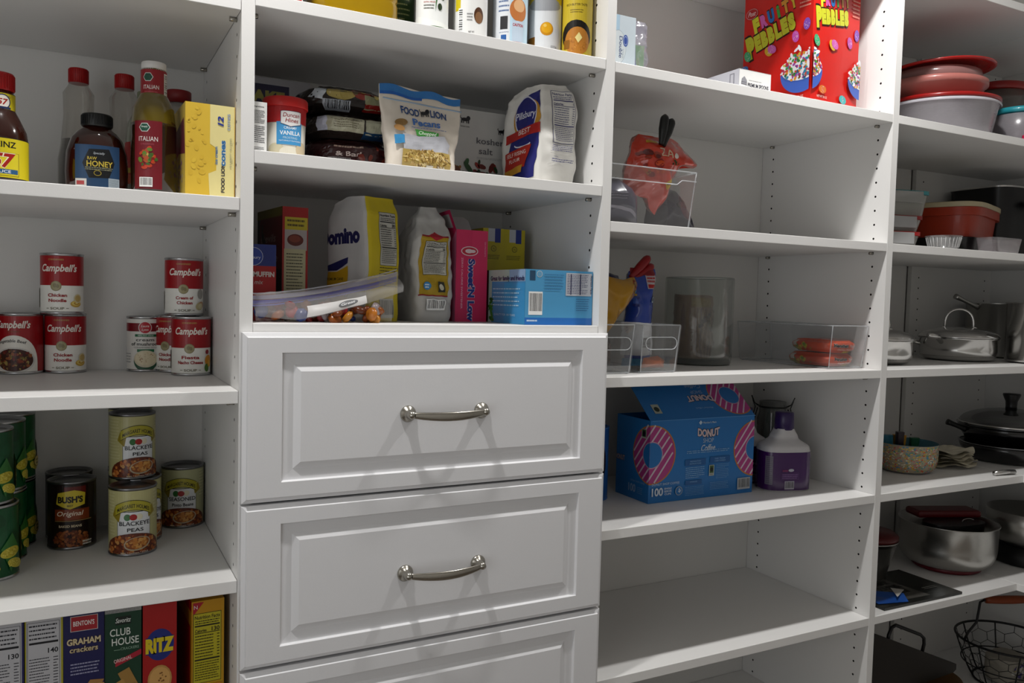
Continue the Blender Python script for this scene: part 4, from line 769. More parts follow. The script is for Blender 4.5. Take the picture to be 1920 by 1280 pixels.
# freezer bag with sweets
e = T('freezer_bag', 'clear zip bag of sweets with purple blue zipper, in front of the sugar bag', 'bag', (-1.262, .06, z + .0004))
FILM = clear('bag_film', 'f2f0ee', .13, .16, .12, .4)
def film(u, v):   # sheet: from the shelf up over the front to the zipper
    x = -.121 + .246 * u; zt = .034 + .046 * u ** 1.6; y0 = -.045 + .030 * u
    zb = .004 + .070 * max(0, u - .25) ** 1.3 + .020 * max(0, .25 - u)
    q = nv((x, v * .05, 3), 30, 5) * .004
    return (x + q.x, y0 + .035 * v * v + q.y, zb + (zt - zb) * v + abs(q.z) * .3)
def topf(u, v):
    x = -.121 + .246 * u; zt = .034 + .046 * u ** 1.6; q = nv((x, v * .12, 9), 22, 6) * .007 * sin(pi * v)
    return (x * (1 - .1 * v) + q.x, -.020 + .03 * u + .12 * v * (1 - .95 * u) * min(1, .15 + 2.2 * u) + q.y, max(.001, zt + .018 * sin(pi * min(1, v * 1.3)) - .06 * v * v * (1 + u) + q.z))
g = G(); g.grid(film, 60, 16, FILM); g.grid(topf, 60, 24, FILM); g.build('film', e)
ZIP = M('4a48b0', .3); ZIP2 = M('6a68c8', .25)
g = G()
for off, m_, hh in ((0, ZIP, .0058), (.0072, M('8280a8', .35, alpha=.75), .006), (-.0052, ZIP2, .0022), (.0135, M('c8c8d4', .3, alpha=.6), .002)):
    g.grid(lambda u, v, off=off, hh=hh: (lambda p: (p[0], p[1] - .0012, p[2] + off - .004 + hh * (v - .5)))(film(u, 1.0)), 50, 1, m_)
g.build('zipper', e)
g = G(); 
def lab(u, v): p = film(.33 + .40 * u, .05 + .5 * v * (1 - .2 * u)); return (p[0], p[1] - .0015, p[2])
g.grid(lambda u, v: lab(u, v), 20, 6, M('c8c6c4', .35, alpha=.85))
d = D(); d.ell(0, 0, 15, 6.5, '5a5a5c', 4).ell(0, 0, 13.4, 5.2, '6a6a6c', 4).text('Great', 0, -2.2, 6, 'd8d8d8', 22, shear=.25, rot=4, bold=.02)
d.emit(g, lambda u, v, o: (lambda p: (p[0], p[1] - .002 - o, p[2]))(film(.60 + u / .246, .30 + v / .05)), step=4); g.build('brand_patch', e, label='white patch with grey oval brand mark')
rn = random.Random(5); CC = ['7a3a14', '8a4c1c', 'a8641c', '96501a', '7c1a1c', 'a81c2c', 'b87a28', '5a2a14', '283a7a', '94888a']
for i in range(46):
    u = rn.random(); x = -.112 + .20 * u; y = rn.uniform(-.012, .028 if x < -.05 else .045 if x < .02 else .02); zz = rn.uniform(.006, .030) * (1 - .25 * u); 
    g = G(); s_ = rn.uniform(.008, .013); g.lathe([(0, -s_ * .5), (s_ * .7, -s_ * .4), (s_, 0), (s_ * .7, s_ * .4), (0, s_ * .5)], M(rn.choice(CC), .3), 9)
    o = g.build('wrapped_sweet', None, (-1.262 + x, .06 + y, z + .0005 + zz)); o.rotation_euler = (rn.uniform(0, 3), rn.uniform(0, 3), rn.uniform(0, 3)); tagt(o, 'small wrapped sweet inside the clear zip bag on the counter shelf', 'sweet', 'sweets in the freezer bag')

# ------------------------------------------------------------------ middle bay, top shelf
z = ZB['a']
def dbl(d, w, h): d.rect(0, 0, w, h, 'a8c4d8').rect(w * .50, 0, w, h, 'c4d0d8').ell(w * .47, h * .42, 18, 31, '7a8a98', n=34).ell(w * .47, h * .42, 17.5, 30.4, 'ccd4d8', n=34).text('Double', w * .50, h * .42, 7.5, '2c3c70', 40, rot=-90, bold=.01).ell(w * .69, h * .55, 6, 11, '2f4c9a').ell(w * .69, h * .55, 4.6, 8.6, '9aa8cc').ell(w * .69, h * .55, 3.6, 7, '2f4c9a').lines(w * .60, h * .22, w * .64, h * .4, 6, '8a9aac', .3)
carton('bag_box', 'pale blue and white carton of bags at the left partition', 'box', -.7175, .09, z, .074, .09, .102, 'c4d0d8', {'front': dbl})
e = T('zip_bag', 'clear plastic zip bag holding green and blue packs, beside the pale carton', 'bag', (-.640, .115, z + .0004))
g = G(); B = Bag(.078, .05, .125, wa=lerp([(0, .75), (.4, .9), (.8, 1), (1, .8)]), da=lerp([(0, 1), (.5, .8), (.9, .3), (1, .12)]), n=2.6, amp=.012, fr=24, seed=9, amp2=.004); B.body(g, clear('zip_film', 'e4e2ee', .20, .14, .15, .35), 60, 36); g.build('film', e)
g = G(); B = Bag(.036, .010, .070, n=5, amp=.002, seed=3, wa=lambda t: 1 - .25 * t); B.body(g, M('1a3f9a', .3), 40, 16); g.build('blue_pack', e, (-.008, -.005, .002)); g = G(); B = Bag(.032, .010, .078, n=5, amp=.002, seed=8); B.body(g, M('4a9a2a', .3), 40, 16); g.build('green_pack', e, (.018, .006, .002))
def spf(d, w, h): d.rect(0, 0, w, h, 'dcdcda').rect(0, h - 1.2, w, h, 'b8b8b6').text('PREMIUM SPOONS', w * .60, h * .22, 8, '1e1e30', w * .66, bold=.03).poly([(5, h * .3), (7, h * .55), (14, h * .68), (21, h * .5), (22, h * .25)], '8a8a90').lines(6, h * .25, 20, h * .45, 2, '5a5a60').lines(w * .3, h * .5, w * .7, h * .56, 1, '9a9a9c')
def spl(d, w, h): d.rect(0, 0, w, h, 'c4c4cc').text('PREMIUM', w * .48, h * .52, 9, '3a3c8a', w * .36, rot=180, bold=.03).rect(w * .8, h * .3, w * .9, h * .85, '8a8a94').rect(w * .82, h * .35, w * .88, h * .8, 'c4c4cc')
carton('spoon_box', 'low white box of plastic spoons in front of the red cereal box', 'box', -.389, .098, z, .088, .135, .0425, 'd4d4d2', {'front': spf, 'left': spl}, R(1))
FC = ['c83a8a', '2a7ac0', '3a9a3c', 'd88a28', 'b8a82c', 'a8461c', '8a5ab0', 'd8c84c']
def fruity(side):
    def f(d, w, h):
        d.rect(0, 0, w, h, 'c21a12'); X = w * (.46 if side == 'front' else .45)
        x0, sc, tl = (26, 1.0, .27) if side == 'left' else (20, .86, .14); yb = 143 if side == 'left' else 178
        for i, (ch, cc) in enumerate(zip('FRUiTY', ('c8c82c', 'c85aa8', '2a6ab0', '3a9a3c', 'c88a2c', 'c8a82c'))):
            u = x0 + 8 + sc * (6 + 20 * i); d.text(ch, u, yb + 54 * sc + tl * (u - x0) - (4 if i == 0 else 0), (34 if i == 0 else 27) * sc, cc, (18 if ch != 'i' else 8) * sc, bold=.08, rot=math.degrees(tl), out='201008', ow=.07)
        for i, ch in enumerate('PEBBLES'):
            u = x0 + sc * (2 + 18.5 * i); d.text(ch, u, yb + tl * (u - x0) + (0 if i == 0 else 8 * sc), (46 if i == 0 else 33) * sc, 'b8b82a', (23 if i == 0 else 18) * sc, bold=.09, rot=math.degrees(tl), out='201008', ow=.08)
        if side == 'left': d.ell(w * .12, h * .80, 17, 12, 'c0a0a0', n=26).ell(w * .12, h * .80, 16, 11, 'a81818', n=26).text('Post', w * .12, h * .785, 11, 'd8c8c8', 22, shear=.3)
        d.lines(w * .82, h * .72, w * .98, h * .86, 5, 'd88a7a', .4)
        for q, (a, b, cc) in enumerate(((.93, .60, '7a4aa8'), (.78, .53, 'b04aa0'), (.08, .48, '3aa06c'), (.40, .475, 'c8a028'), (.45, .485, 'c05aa8'), (.66, .10, '3aa8a8'), (.22, .14, 'c86a28'), (.04, .38, '3a6aa8'))):
            d.ell(w * a, h * b, 9, 13, cc, 15 * q).scat(w * a, h * b, 6, 9, 12, .6, 1, ['d8b8c8'], q, 1)
        def bowl(cx, cy, s):
            d.ell(cx, cy - 6 * s, 40 * s, 34 * s, '3c5cb0', n=30, a0=180, a1=372); d.scat(cx, cy + 6 * s, 42 * s, 26 * s, 40, 3 * s, 8 * s, ['d4d4dc', 'e0e0e4'], 5, .4)
            d.ell(cx, cy, 38 * s, 20 * s, 'd8d8dc', n=26).scat(cx, cy + 2 * s, 36 * s, 22 * s, 190, 2.2 * s, 3.8 * s, ['b83a28', '3a8a3c', 'c8862c', '8a3a90', 'b8a838', 'a82a4a', '2f7a9a', 'd0d0d4'], 8, .7)
        if side == 'left': bowl(w - 22, 88, 1.35)
        else: bowl(-22, 88, 1.35); bowl(w + 2, 84, 1.15)
        d.ell(w * .2, h * .30, 3, 3, 'c21a12'); d.text('NET WT 30 OZ', w * (.19 if side == 'front' else .84), h * .075, 5, 'd8b0a8', 36, bold=.02).lines(w * .04 if side == 'front' else w * .7, h * .03, w * .36 if side == 'front' else w * .98, h * .06, 2, 'd8a098')
        if side == 'front': d.poly([(w * .6, h), (w * .98, h), (w * .98, h * .93), (w * .6, h * .96)], 'c8b43c').lines(w * .64, h * .95, w * .94, h * .99, 2, 'a82a4a', .5)
    return f
carton('cereal_box', 'large bright red fruity cereal box standing by the right partition', 'box', -.1305, .158, z, .168, .190, .302, 'c21a12', {'front': fruity('front'), 'left': fruity('left')}, R(6), rough=.3)

# ------------------------------------------------------------------ soft crumpled packs built from an outline with real depth
class Puff:
    def __init__(s, pts, depth, y0=0, seed=1, amp=.006, fr=22, c=None, sub=6, lean=0, cut=.8):
        P = []
        for (a, b), (c_, d_) in zip(pts, pts[1:] + pts[:1]):
            for k in range(sub): t = k / sub; P.append((a + (c_ - a) * t, b + (d_ - b) * t))
        s.P = P; s.c = c or (sum(p[0] for p in pts) / len(pts), sum(p[1] for p in pts) / len(pts))
        s.depth = depth; s.y0 = y0; s.seed = seed; s.amp = amp; s.fr = fr; s.lean = lean; s.cut = cut
    def pt(s, x, z, q, sg, o=0):
        y = s.y0 + sg * (s.depth / 2 * max(0, 1 - q ** 2.2) ** s.cut + o) + s.lean * (z - s.c[1]); k = nv((x, sg * .05, z), s.fr, s.seed) * s.amp; k2 = nv((x, sg * .1, z), s.fr * 2.7, s.seed + 5) * s.amp * .5
        return (x + (k.x + k2.x) * .5, y + k.y + k2.y, z + (k.z + k2.z) * .4)
    def body(s, g, mat, nr=14):
        n = len(s.P); cx, cz = s.c
        for sg in (-1, 1):
            vs = []; fs = []
            for j in range(1, nr + 1):
                q = j / nr
                for (x, z_) in s.P: vs.append(s.pt(cx + (x - cx) * q, cz + (z_ - cz) * q, q, sg if j < nr else 0))
            vs.append(s.pt(cx, cz, 0, sg))
            for j in range(nr - 1):
                for k in range(n): a, b = j * n + k, j * n + (k + 1) % n; fs.append((a, b, b + n, a + n)[::sg])
            for k in range(n): fs.append((nr * n, (k + 1) % n, k)[::sg])
            g.add(vs, fs, mat, True)
    def q(s, x, z):
        cx, cz = s.c; a = math.atan2(z - cz, x - cx); r = math.hypot(x - cx, z - cz); best = None
        n = len(s.P)
        for k in range(n):
            (x1, z1), (x2, z2) = s.P[k], s.P[(k + 1) % n]; dx, dz = cos(a), sin(a)
            den = dx * (z2 - z1) - dz * (x2 - x1)
            if abs(den) < 1e-12: continue
            t = ((x1 - cx) * (z2 - z1) - (z1 - cz) * (x2 - x1)) / den; u = ((x1 - cx) * dz - (z1 - cz) * dx) / den
            if t > 0 and -1e-6 <= u <= 1 + 1e-6: best = t if best is None else max(best, t)
        return min(1, r / best) if best else 0
    def map(s):
        return lambda u, v, o: s.pt(u, v, s.q(u, v), -1, .0004 + o * 2)
def bin_(name, label, x, y, z, w, d, h, rz=0, group=None, handle=False, lip=.0025):
    e = T(name, label, 'bin', (x, y, z + .0004), rz, group); t = .0022; g = G(); tp = .93
    def wall(a, b, c_, d_): g.add([a, b, c_, d_], [(0, 1, 2, 3)], ACR)
    W, Dp = w / 2, d / 2; w0, d0 = W * tp, Dp * tp
    for k in (0, 1):
        o = -t * k
        A = [(-w0 - o, -d0 - o, .002), (w0 + o, -d0 - o, .002), (w0 + o, d0 + o, .002), (-w0 - o, d0 + o, .002)]; B_ = [(-W - o, -Dp - o, h), (W + o, -Dp - o, h), (W + o, Dp + o, h), (-W - o, Dp + o, h)]
        if k == 0:
            for i in range(4): wall(A[i], A[(i + 1) % 4], B_[(i + 1) % 4], B_[i])
            wall(A[3], A[2], A[1], A[0])
    g.build('tub', e); g = G()
    for i in range(4):
        g.tube([B_[i], B_[(i + 1) % 4]], .0013, ACR_GLINT, 6); g.tube([A[i], B_[i]], .0012, ACR_GLINT, 6); g.tube([A[i], A[(i + 1) % 4]], .0011, ACR_GLINT, 6)  # pale rods along the edges stand in for their bright glints
    for i in range(4): g.lathe([(0, -.0018), (.003, -.0018), (.003, 0), (0, 0)], ACR_GLINT, 10, c=(A[i][0] * .96, A[i][1] * .96, .002))
    if w > .2: g.tube([(-W * .97, -Dp * .99, h * .76), (W * .55, -Dp * .99, h * .76), (W * .66, -Dp * .99, h * .84), (W * .98, -Dp * .99, h * .84)], .0011, ACR_GLINT, 6)
    g.build('rim', e)
    if handle:
        g = G(); hw = w * .28; zc = h * .62; r = .012; P = [(-hw, -Dp * .985, zc + r), (hw, -Dp * .985, zc + r)] + [(hw + r * sin(a), -Dp * .985, zc + r * cos(a)) for a in (R(30), R(60), R(90), R(120), R(150))] + [(hw, -Dp * .985, zc - r), (-hw, -Dp * .985, zc - r)] + [(-hw - r * sin(a), -Dp * .985, zc - r * cos(a)) for a in (R(30), R(60), R(90), R(120), R(150))]
        g.tube(P, .0009, ACR_GLINT, 6, closed=True); g.build('handle_opening', e)
    return e
# second shelf: snack bin
z = ZB['b']
bin_('acrylic_bin', 'clear acrylic bin holding the red snack bag and dark packs', -.6375, .19, z, .225, .31, .112)
red = Puff([(-.064, .133), (-.052, .170), (-.036, .190), (.000, .186), (.045, .188), (.078, .176), (.104, .150), (.112, .143), (.108, .137), (.076, .139), (.064, .128), (.044, .094), (.040, .070), (.028, .048), (.010, .032), (-.012, .062), (-.045, .072), (-.070, .088)], .085, seed=4, amp=.012, fr=20, c=(0, .125))
e = T('snack_bag', 'shiny red orange snack bag in the clear bin, pinched by a black clip', 'bag', (-.587, .105, z))
g = G(); red.body(g, M('c4341a', .16, coat=.6)); d = D()
d.text('ZA', .0 * 1000 + 4, 142, 18, 'd8c0a0', 36, shear=.1, bold=.0).ell(30, 146, 6, 5, 'd8d0c8').scat(28, 132, 12, 5, 10, 1, 3.5, ['2c3a18', '3a4a1c'], 4).poly([(2, 92), (16, 100), (24, 90), (10, 80)], 'b8941c').lines(6, 88, 20, 93, 1, '4a2a08', .6).scat(-20, 118, 22, 12, 10, 4, 9, ['c84a1c', '8a1a10', 'a8702c'], 5)
d.lines(-30, 166, -8, 174, 1, 'b8941c', .7).scat(-30, 148, 18, 10, 8, 4, 9, ['5a1410', '8a2a14', '7a2418'], 9)
d.emit(g, red.map(), step=4, rough=.2); g.build('pack', e)
def clip_(name, label, x, y, z, rot, mat, L=.085):
    e = T(name, label, 'clip', (x, y, z), rot=rot)
    for s_ in (-1, 1):
        g = G(); g.tube([(s_ * (.004 + .007 * t), s_ * .002, -L * .45 + L * t) for t in [k / 14 for k in range(15)]], lambda t: (.005 + .0042 * min(1, t * 2)) * math.sqrt(max(.05, 1 - max(0, (t - .8) / .2) ** 2)), mat, 12); g.build('arm', e)
    g = G(); g.tube([(-.012, 0, -.012), (.012, 0, -.012)], .0022, NICKEL, 8); g.build('hinge_pin', e); return e
clip_('bag_clip', 'black plastic clip with two rounded arms on the red snack bag', -.583, .070, z + .192, (0, R(14), 0), M('101312', .35), .060)
pur = Puff([(-.075, 0), (.075, 0), (.055, .035), (.030, .078), (.010, .098), (-.020, .100), (-.055, .095), (-.072, .05)], .05, seed=12, amp=.006)
e = T('chip_bag', 'dark purple chip bag slumped outside the right end of the snack bin', 'bag', (-.443, .215, z + .006)); g = G(); pur.body(g, M('1d1636', .2, coat=.4)); d = D(); d.scat(10, 70, 16, 12, 14, 2, 6, ['5a3a1c', '2c3a1c', '4a2a3a'], 3); d.emit(g, pur.map(), step=5, rough=.3); g.build('pack', e)
g = G(); P_ = Puff([(-.055, .004), (.044, .004), (.044, .05), (.026, .072), (-.01, .09), (-.05, .07)], .06, seed=15, amp=.006); P_.body(g, M('3c3a4c', .3, coat=.3)); d = D(); d.poly([(-45, 30), (10, 22), (45, 8), (44, 12), (10, 28), (-45, 36)], '8a8690').lines(-40, 45, 0, 60, 3, '7a7684'); d.emit(g, P_.map(), step=5); tagt(g.build('dark_snack_pack', None, (-.680, .084, z + .0055)), 'dark grey violet snack pack lying low at the front of the bin', 'pack')
g = G(); P_ = Puff([(-.055, .02), (.05, .03), (.062, .10), (.045, .150), (.01, .165), (-.04, .150), (-.06, .11)], .07, seed=21, amp=.009); P_.body(g, M('4a3a22', .25, coat=.3)); d = D(); d.scat(10, 110, 30, 30, 16, 4, 10, ['7a5a24', '3a4a20', '6a2a1c', '8a7a3a'], 7); d.emit(g, P_.map(), step=5); tagt(g.build('olive_snack_pack', None, (-.678, .235, z + .003)), 'brown green snack pack standing behind the red bag in the bin', 'pack')

# third shelf: two small bins, canister, long bin
z = ZB['c']
bin_('acrylic_bin', 'small clear bin with handle opening at the drawers, holding a yellow bag', -.7035, .19, z, .093, .29, .096, handle=True)
bin_('acrylic_bin', 'small clear bin with handle opening, holding the blue cookie bag', -.588, .195, z, .096, .29, .096, handle=True)
bin_('acrylic_bin', 'long clear bin at the right partition, holding two orange noodle packs', -.0635, .187, z, .119, .305, .098)
yel = Puff([(-.050, .105), (-.052, .175), (-.030, .192), (.010, .186), (.040, .190), (.046, .172), (.036, .150), (.012, .125), (-.012, .100), (-.024, .078), (-.034, .088)], .06, seed=31, amp=.008, fr=24, c=(-.012, .148))
e = T('chip_bag', 'crumpled yellow chip bag rising out of the first small bin', 'bag', (-.660, .105, z)); g = G(); yel.body(g, M('b8860c', .25, coat=.4)); d = D(); d.scat(26, 178, 10, 8, 8, 1.5, 4, ['8a2a14', 'c8b850', '7a1a10'], 4); d.ell(32, 160, 3, 3, '6ab0c8'); d.emit(g, yel.map(), step=5, rough=.3); g.build('pack', e)
nav = Puff([(-.050, .160), (-.048, .208), (.000, .203), (.045, .196), (.050, .186), (.020, .172), (-.015, .168)], .04, seed=33, amp=.005); g = G(); nav.body(g, M('14164a', .25, coat=.4)); d = D(); d.ell(-14, 190, 9, 7, '5a6a9a', n=18).ell(-14, 190, 7.6, 5.6, '14164a', n=18); d.emit(g, nav.map(), step=5)
tagt(g.build('navy_chip_bag', None, (-.668, .160, z)), 'folded navy top of a chip bag behind the yellow bag', 'bag')
clip_('bag_clip', 'dark red clip angled across the navy bag', -.585, .135, z + .206, (0, R(52), R(0)), M('8a0e14', .3), .066)
blu = Puff([(-.022, .010), (.012, .002), (.036, .006), (.040, .060), (.042, .120), (.040, .170), (.044, .208), (.030, .212), (.000, .200), (-.022, .196), (-.030, .160), (-.022, .120), (-.032, .070)], .05, seed=41, amp=.006, fr=20, c=(.008, .11))
e = T('cookie_bag', 'blue cookie bag with white lower part standing in the second small bin', 'bag', (-.590, .140, z + .008)); g = G(); blu.body(g, M('163c9a', .22, coat=.5)); d = D()
d.rect(-36, 22, 44, 88, 'd4d6da').rect(-36, 87, 46, 91, 'dcdfe6').rect(-2, 34, 34, 66, 'd8dce0').bars(4, 36, 30, 60, True, bg='d0d2d4').rect(-30, 0, 42, 16, '2a8ab8').rect(12, 160, 34, 196, 'b8b0b4').lines(14, 173, 32, 194, 3, 'a81c1c', .6).rect(14, 162, 32, 170, 'a81c1c').rect(-20, 190, 34, 204, '7a1018').ell(26, 138, 6, 6, 'a8b8c8').ell(26, 138, 3.5, 3.5, '2a2a3c').scat(-18, 140, 10, 16, 10, 2, 6, ['1a2c7a', '2a50a8', 'b89a3c'], 4)
d.emit(g, blu.map(), step=5, rough=.3); g.build('pack', e)
g = G(); P_ = Puff([(.0, .03), (.012, .05), (.030, .095), (.034, .125), (.020, .150), (.008, .165), (-.004, .160), (-.006, .10)], .045, seed=44, amp=.004); P_.body(g, M('1c5aa8', .2, coat=.5)); tagt(g.build('blue_snack_bag', None, (-.545, .225, z + .02)), 'bright blue folded bag end behind the cookie bag', 'bag')
g = G(); P_ = Puff([(-.008, .004), (.010, .004), (.012, .06), (.010, .13), (.014, .19), (.002, .185), (-.006, .12)], .03, seed=46, amp=.004); P_.body(g, M('a8905a', .3)); tagt(g.build('tan_snack_bag', None, (-.545, .178, z + .003)), 'narrow tan edge of a snack bag beside the cookie bag', 'bag')
g = G(); P_ = Puff([(-.028, .004), (.028, .004), (.030, .018), (.012, .028), (-.022, .024)], .035, seed=48, amp=.004); P_.body(g, M('b8581c', .3)); tagt(g.build('orange_snack_pack', None, (-.580, .090, z + .004)), 'small orange pack lying at the bottom of the second small bin', 'pack')
g = G(); P_ = Puff([(-.034, .004), (.034, .004), (.036, .05), (.030, .068), (-.03, .072), (-.036, .04)], .09, seed=49, amp=.005); P_.body(g, M('3a2018', .35)); tagt(g.build('brown_snack_pack', None, (-.703, .125, z + .004)), 'dark brown pack low in the first small bin', 'pack')
# canister
e = T('glass_canister', 'wide clear glass canister standing behind the small bins', 'canister', (-.330, .245, z + .0004)); GL = clear('canister_glass', 'eef0ee', .05, .10, .05, .35)
g = G(); g.lathe([(0, .001), (.074, .001), (.077, .004), (.0785, .02), (.079, .198), (.0775, .2005), (.0755, .198), (.0752, .02), (.073, .014), (0, .013)], GL, 72, caps=False); g.build('jar', e); g = G(); g.lathe([(.0752, .1985), (.0772, .2008), (.0788, .1985)], M('a8b0ae', .1, alpha=.6), 72, caps=False); g.build('rim', e); g = G(); g.lathe([(0, .0015), (.0735, .0015), (.0755, .006), (.073, .012), (0, .012)], M('3c4240', .1, alpha=.75), 60); g.build('thick_base', e)
g = G(); B = Bag(.092, .07, .145, n=4, amp=.006, fr=24, seed=51, wa=lerp([(0, .9), (.2, 1), (1, 1.04)]), amp2=.003); B.body(g, M('8a6c58', .45), 60, 30)
def cb(d, w, h):
    for k in range(13): d.rect(w * k / 13 + 1, h * .02, w * k / 13 + 3.5, h * .80, ('a08c80', '6a5248', '9a8a84', '5c4c60')[k % 4])
    d.rect(0, h * .82, w * .6, h * .96, '8a7444').scat(w * .5, h * .6, w * .3, h * .16, 12, 3, 9, ['4a3c40', '7a6a5a', '3a3038'], 4)
B.art(g, 'front', cb, .4); tagt(g.build('brown_bag', None, (-.345, .248, z + .0145), R(22)), 'brown striped bag standing inside the glass canister', 'bag')
# noodle packs
for k, (x, y, zz, lb, rz) in enumerate(((-.066, .118, .004, 'orange noodle pack lying at the bottom of the long clear bin', 3), (-.065, .112, .0345, 'orange noodle pack lying on top of the other one in the long clear bin', -2))):
    g = G(); B = Bag(.098, .135, .029, n=3.5, wa=lerp([(0, .78), (.3, .97), (.6, 1), (1, .82)]), da=lerp([(0, .8), (.3, .97), (.6, 1), (1, .82)]), amp=.003, fr=30, seed=60 + k, zf=lambda x, y, t: .9 * abs(x) ** 1.6 * (.55 if k else .2))
    B.body(g, M('c03c14', .22, coat=.4), 72, 16)
    def mar(d, w, h): d.rect(0, h * .2, w, h, 'c84418').text('Maruchan', w * .38, h * .48, 7.5, '1a1a22', w * .40, bold=.05, out='c8c0b8', ow=.04).text('Ramen', w * .76, h * .48, 6, 'c8a8a0', w * .24, bold=.02).text('Chicken Flavor', w * .5, h * .24, 3.4, 'd8c8b8', w * .44).rect(w * .5, h * .02, w * .95, h * .16, 'b8a41c')
    def marl(d, w, h): d.rect(0, h * .2, w, h, 'b83c14').scat(w * .35, h * .3, w * .3, h * .2, 12, 2, 7, ['5a7a1c', 'b8a42c', '8a9a3a'], 5).rect(w * .15, h * .4, w * .25, h * .85, 'c8c4bc')
    B.art(g, 'front', mar, .25); B.art(g, 'left', marl, .3); tagt(g.build('noodle_pack', None, (x, y, z + zz), R(rz)), lb, 'noodle pack', 'noodle packs')

# fourth shelf: cocoa tub, coffee carton, purple jugs, clamp jar
z = ZB['d']
def coc(d, r, h): d.rect(-150, 0, 150, h, '2458a0').ell(22, h * .52, 30, h * .34, '1c1416', n=30).rect(-12, h * .22, 40, h * .66, '8a1418').ell(10, h * .76, 16, 9, 'b8941c').text('STERLING', 14, h * .73, 8, '5a3a10', 30, bold=.02).text('SWISS', 2, h * .56, 14, 'd8d8dc', 42, bold=.05).text('MISS', 6, h * .44, 17, 'd8d8dc', 44, bold=.05).lines(-4, h * .28, 26, h * .36, 1, 'c8a0a0', .6).lines(-6, h * .06, 24, h * .18, 3, '6a94cc')
can('cocoa_tub', 'blue cocoa tub half hidden by the drawer front', -.634, .235, z, .044, .158, coc, -42, '2458a0', 'tub', tin=M('3a6ab0', .4))
e = T('coffee_carton', 'large blue coffee carton with pink iced donuts and a raised lid', 'box', (-.399, .1325, z + .0004), R(0)); W_, D_, H_ = .295, .12, .178; BL = '1f6cae'
g = G(); gm = M(BL, .4); g.box((-W_ / 2, 0, 0), (W_ / 2, D_, H_ - .03), gm); g.add([(-W_ / 2, 0, H_ - .03), (W_ / 2, 0, H_ - .03), (W_ / 2, 0, H_), (-W_ / 2, 0, H_), (-W_ / 2, D_, H_ - .03), (-W_ / 2, D_, H_), (W_ / 2, D_, H_ - .03), (W_ / 2, D_, H_)], [(0, 1, 2, 3), (4, 0, 3, 5), (1, 6, 7, 2), (6, 4, 5, 7)], gm)
def donut(d, cx, cy, r, hr, seed=1, rot=0):
    d.ell(cx, cy, r, r, 'b8742c', n=44).ell(cx, cy, r * .955, r * .955, 'a8387c', n=44)
    k0 = d.l
    for q in range(-4, 5):
        y = q * r * .24; s_ = (r * r * .90 - y * y) 
        if s_ > 0:
            x = math.sqrt(s_); a = R(rot + (14 if q % 2 else -10)); P = [(-x, y - r * .03), (x, y - r * .03 + r * .10), (x, y + r * .03 + r * .10), (-x, y + r * .03)]; b = R(rot + 48)
            d.l = k0; d.poly([(cx + px * cos(b) - py * sin(b), cy + px * sin(b) + py * cos(b)) for px, py in P], 'c8bcc4')
    d.l = k0 + 1; d.ell(cx, cy, hr * 1.08, hr * 1.08, 'b890a8', n=30).ell(cx, cy, hr, hr, BL, n=30)
def donutlogo(d, x, y, s): 
    d.text('DONUT', x, y, 16 * s, 'c8b4b8', 62 * s, bold=.05, arc=-4 * s if s > 0 else 0, out='15151c', ow=.05).text('SHOP', x, y - 17 * s, 10 * s, '9ab0c8', 30 * s).text('Coffee', x, y - 35 * s, 14 * s, 'c0ccd8', 40 * s, shear=.3)
def dof(d, w, h):
    donut(d, 6, 104, 64, 27); donut(d, w + 4, 102, 64, 27); donutlogo(d, 160, 140, 1); d.ell(136, 168, 5, 5, 'b8ccdc', n=4).text("Member's Mark", 162, 165.5, 4.5, 'b8ccdc', 38)
    d.lines(100, 100, 222, 108, 2, '7aa4cc', .4)
    for x0, yy, t1 in ((96, 82, 'PREPARATION'), (166, 84, 'FAIR TRADE')): d.rect(x0, yy - 8, x0 + 58, yy + 6, '1a5590').text(t1, x0 + 29, yy, 3, '7aa4cc', 30).text('INSTRUCTIONS' if x0 < 100 else 'CERTIFIED', x0 + 29, yy - 5, 3, '7aa4cc', 32)
    d.lines(98, 46, 152, 72, 6, '88b0d4', .3, 3).lines(184, 40, 222, 74, 9, '6a9ac8', .3, 4).rect(98, 32, 144, 42, '1a5590').text('STORAGE', 121, 37, 3, '7aa4cc', 20).lines(98, 8, 152, 29, 6, '6a9ac8', .3, 5).lines(168, 16, 222, 34, 5, '6a9ac8', .3, 6)
    d.rect(164, 48, 178, 72, 'b8bcb4').rect(165.5, 54, 176.5, 71, '3c5a34').ell(171, 62, 4, 5, '0c0c10').lines(166, 49, 176, 53, 2, '3a3a3a', .5)
    d.bars(248, 10, 286, 36, bg='b0b4b8'); d.text('DONUT SHOP COFFEE', 44, 38, 5, 'a8c0d8', 74, bold=.01).text('100', 22, 16, 17, 'c8d4e0', 30, bold=.03).text('SINGLE', 50, 28, 4, 'c8d4e0', 20, bold=.02).text('SERVE', 50, 22, 4, 'c8d4e0', 20, bold=.02).text('CUPS', 50, 16, 4, 'c8d4e0', 18, bold=.02).ell(80, 22, 10, 10, '8a98a8').ell(80, 22, 8, 8, BL).scat(80, 22, 5, 5, 10, 1, 2, ['c0ccd8'], 3).rect(2, h - 1, w, h, '5a94c8')
def dol(d, w, h): donut(d, w + 6, 104, 64, 27); d.text('DONUT', w * .12, 78, 11, 'a89aa0', 36, bold=.04, out='15151c').text('100', w - 58, 16, 17, '8aa4c4', 26, bold=.03).lines(w - 40, 14, w - 20, 30, 4, '6a90b8').text('DONUT SHOP COFFEE', w - 38, 38, 4, '7a9cc0', 50).rect(w - 28, 138, w - 12, 158, 'a8aca0').rect(w - 26.5, 141, w - 13.5, 157, '3c5a34').ell(w - 20, 148, 5, 6, '0c0c10')
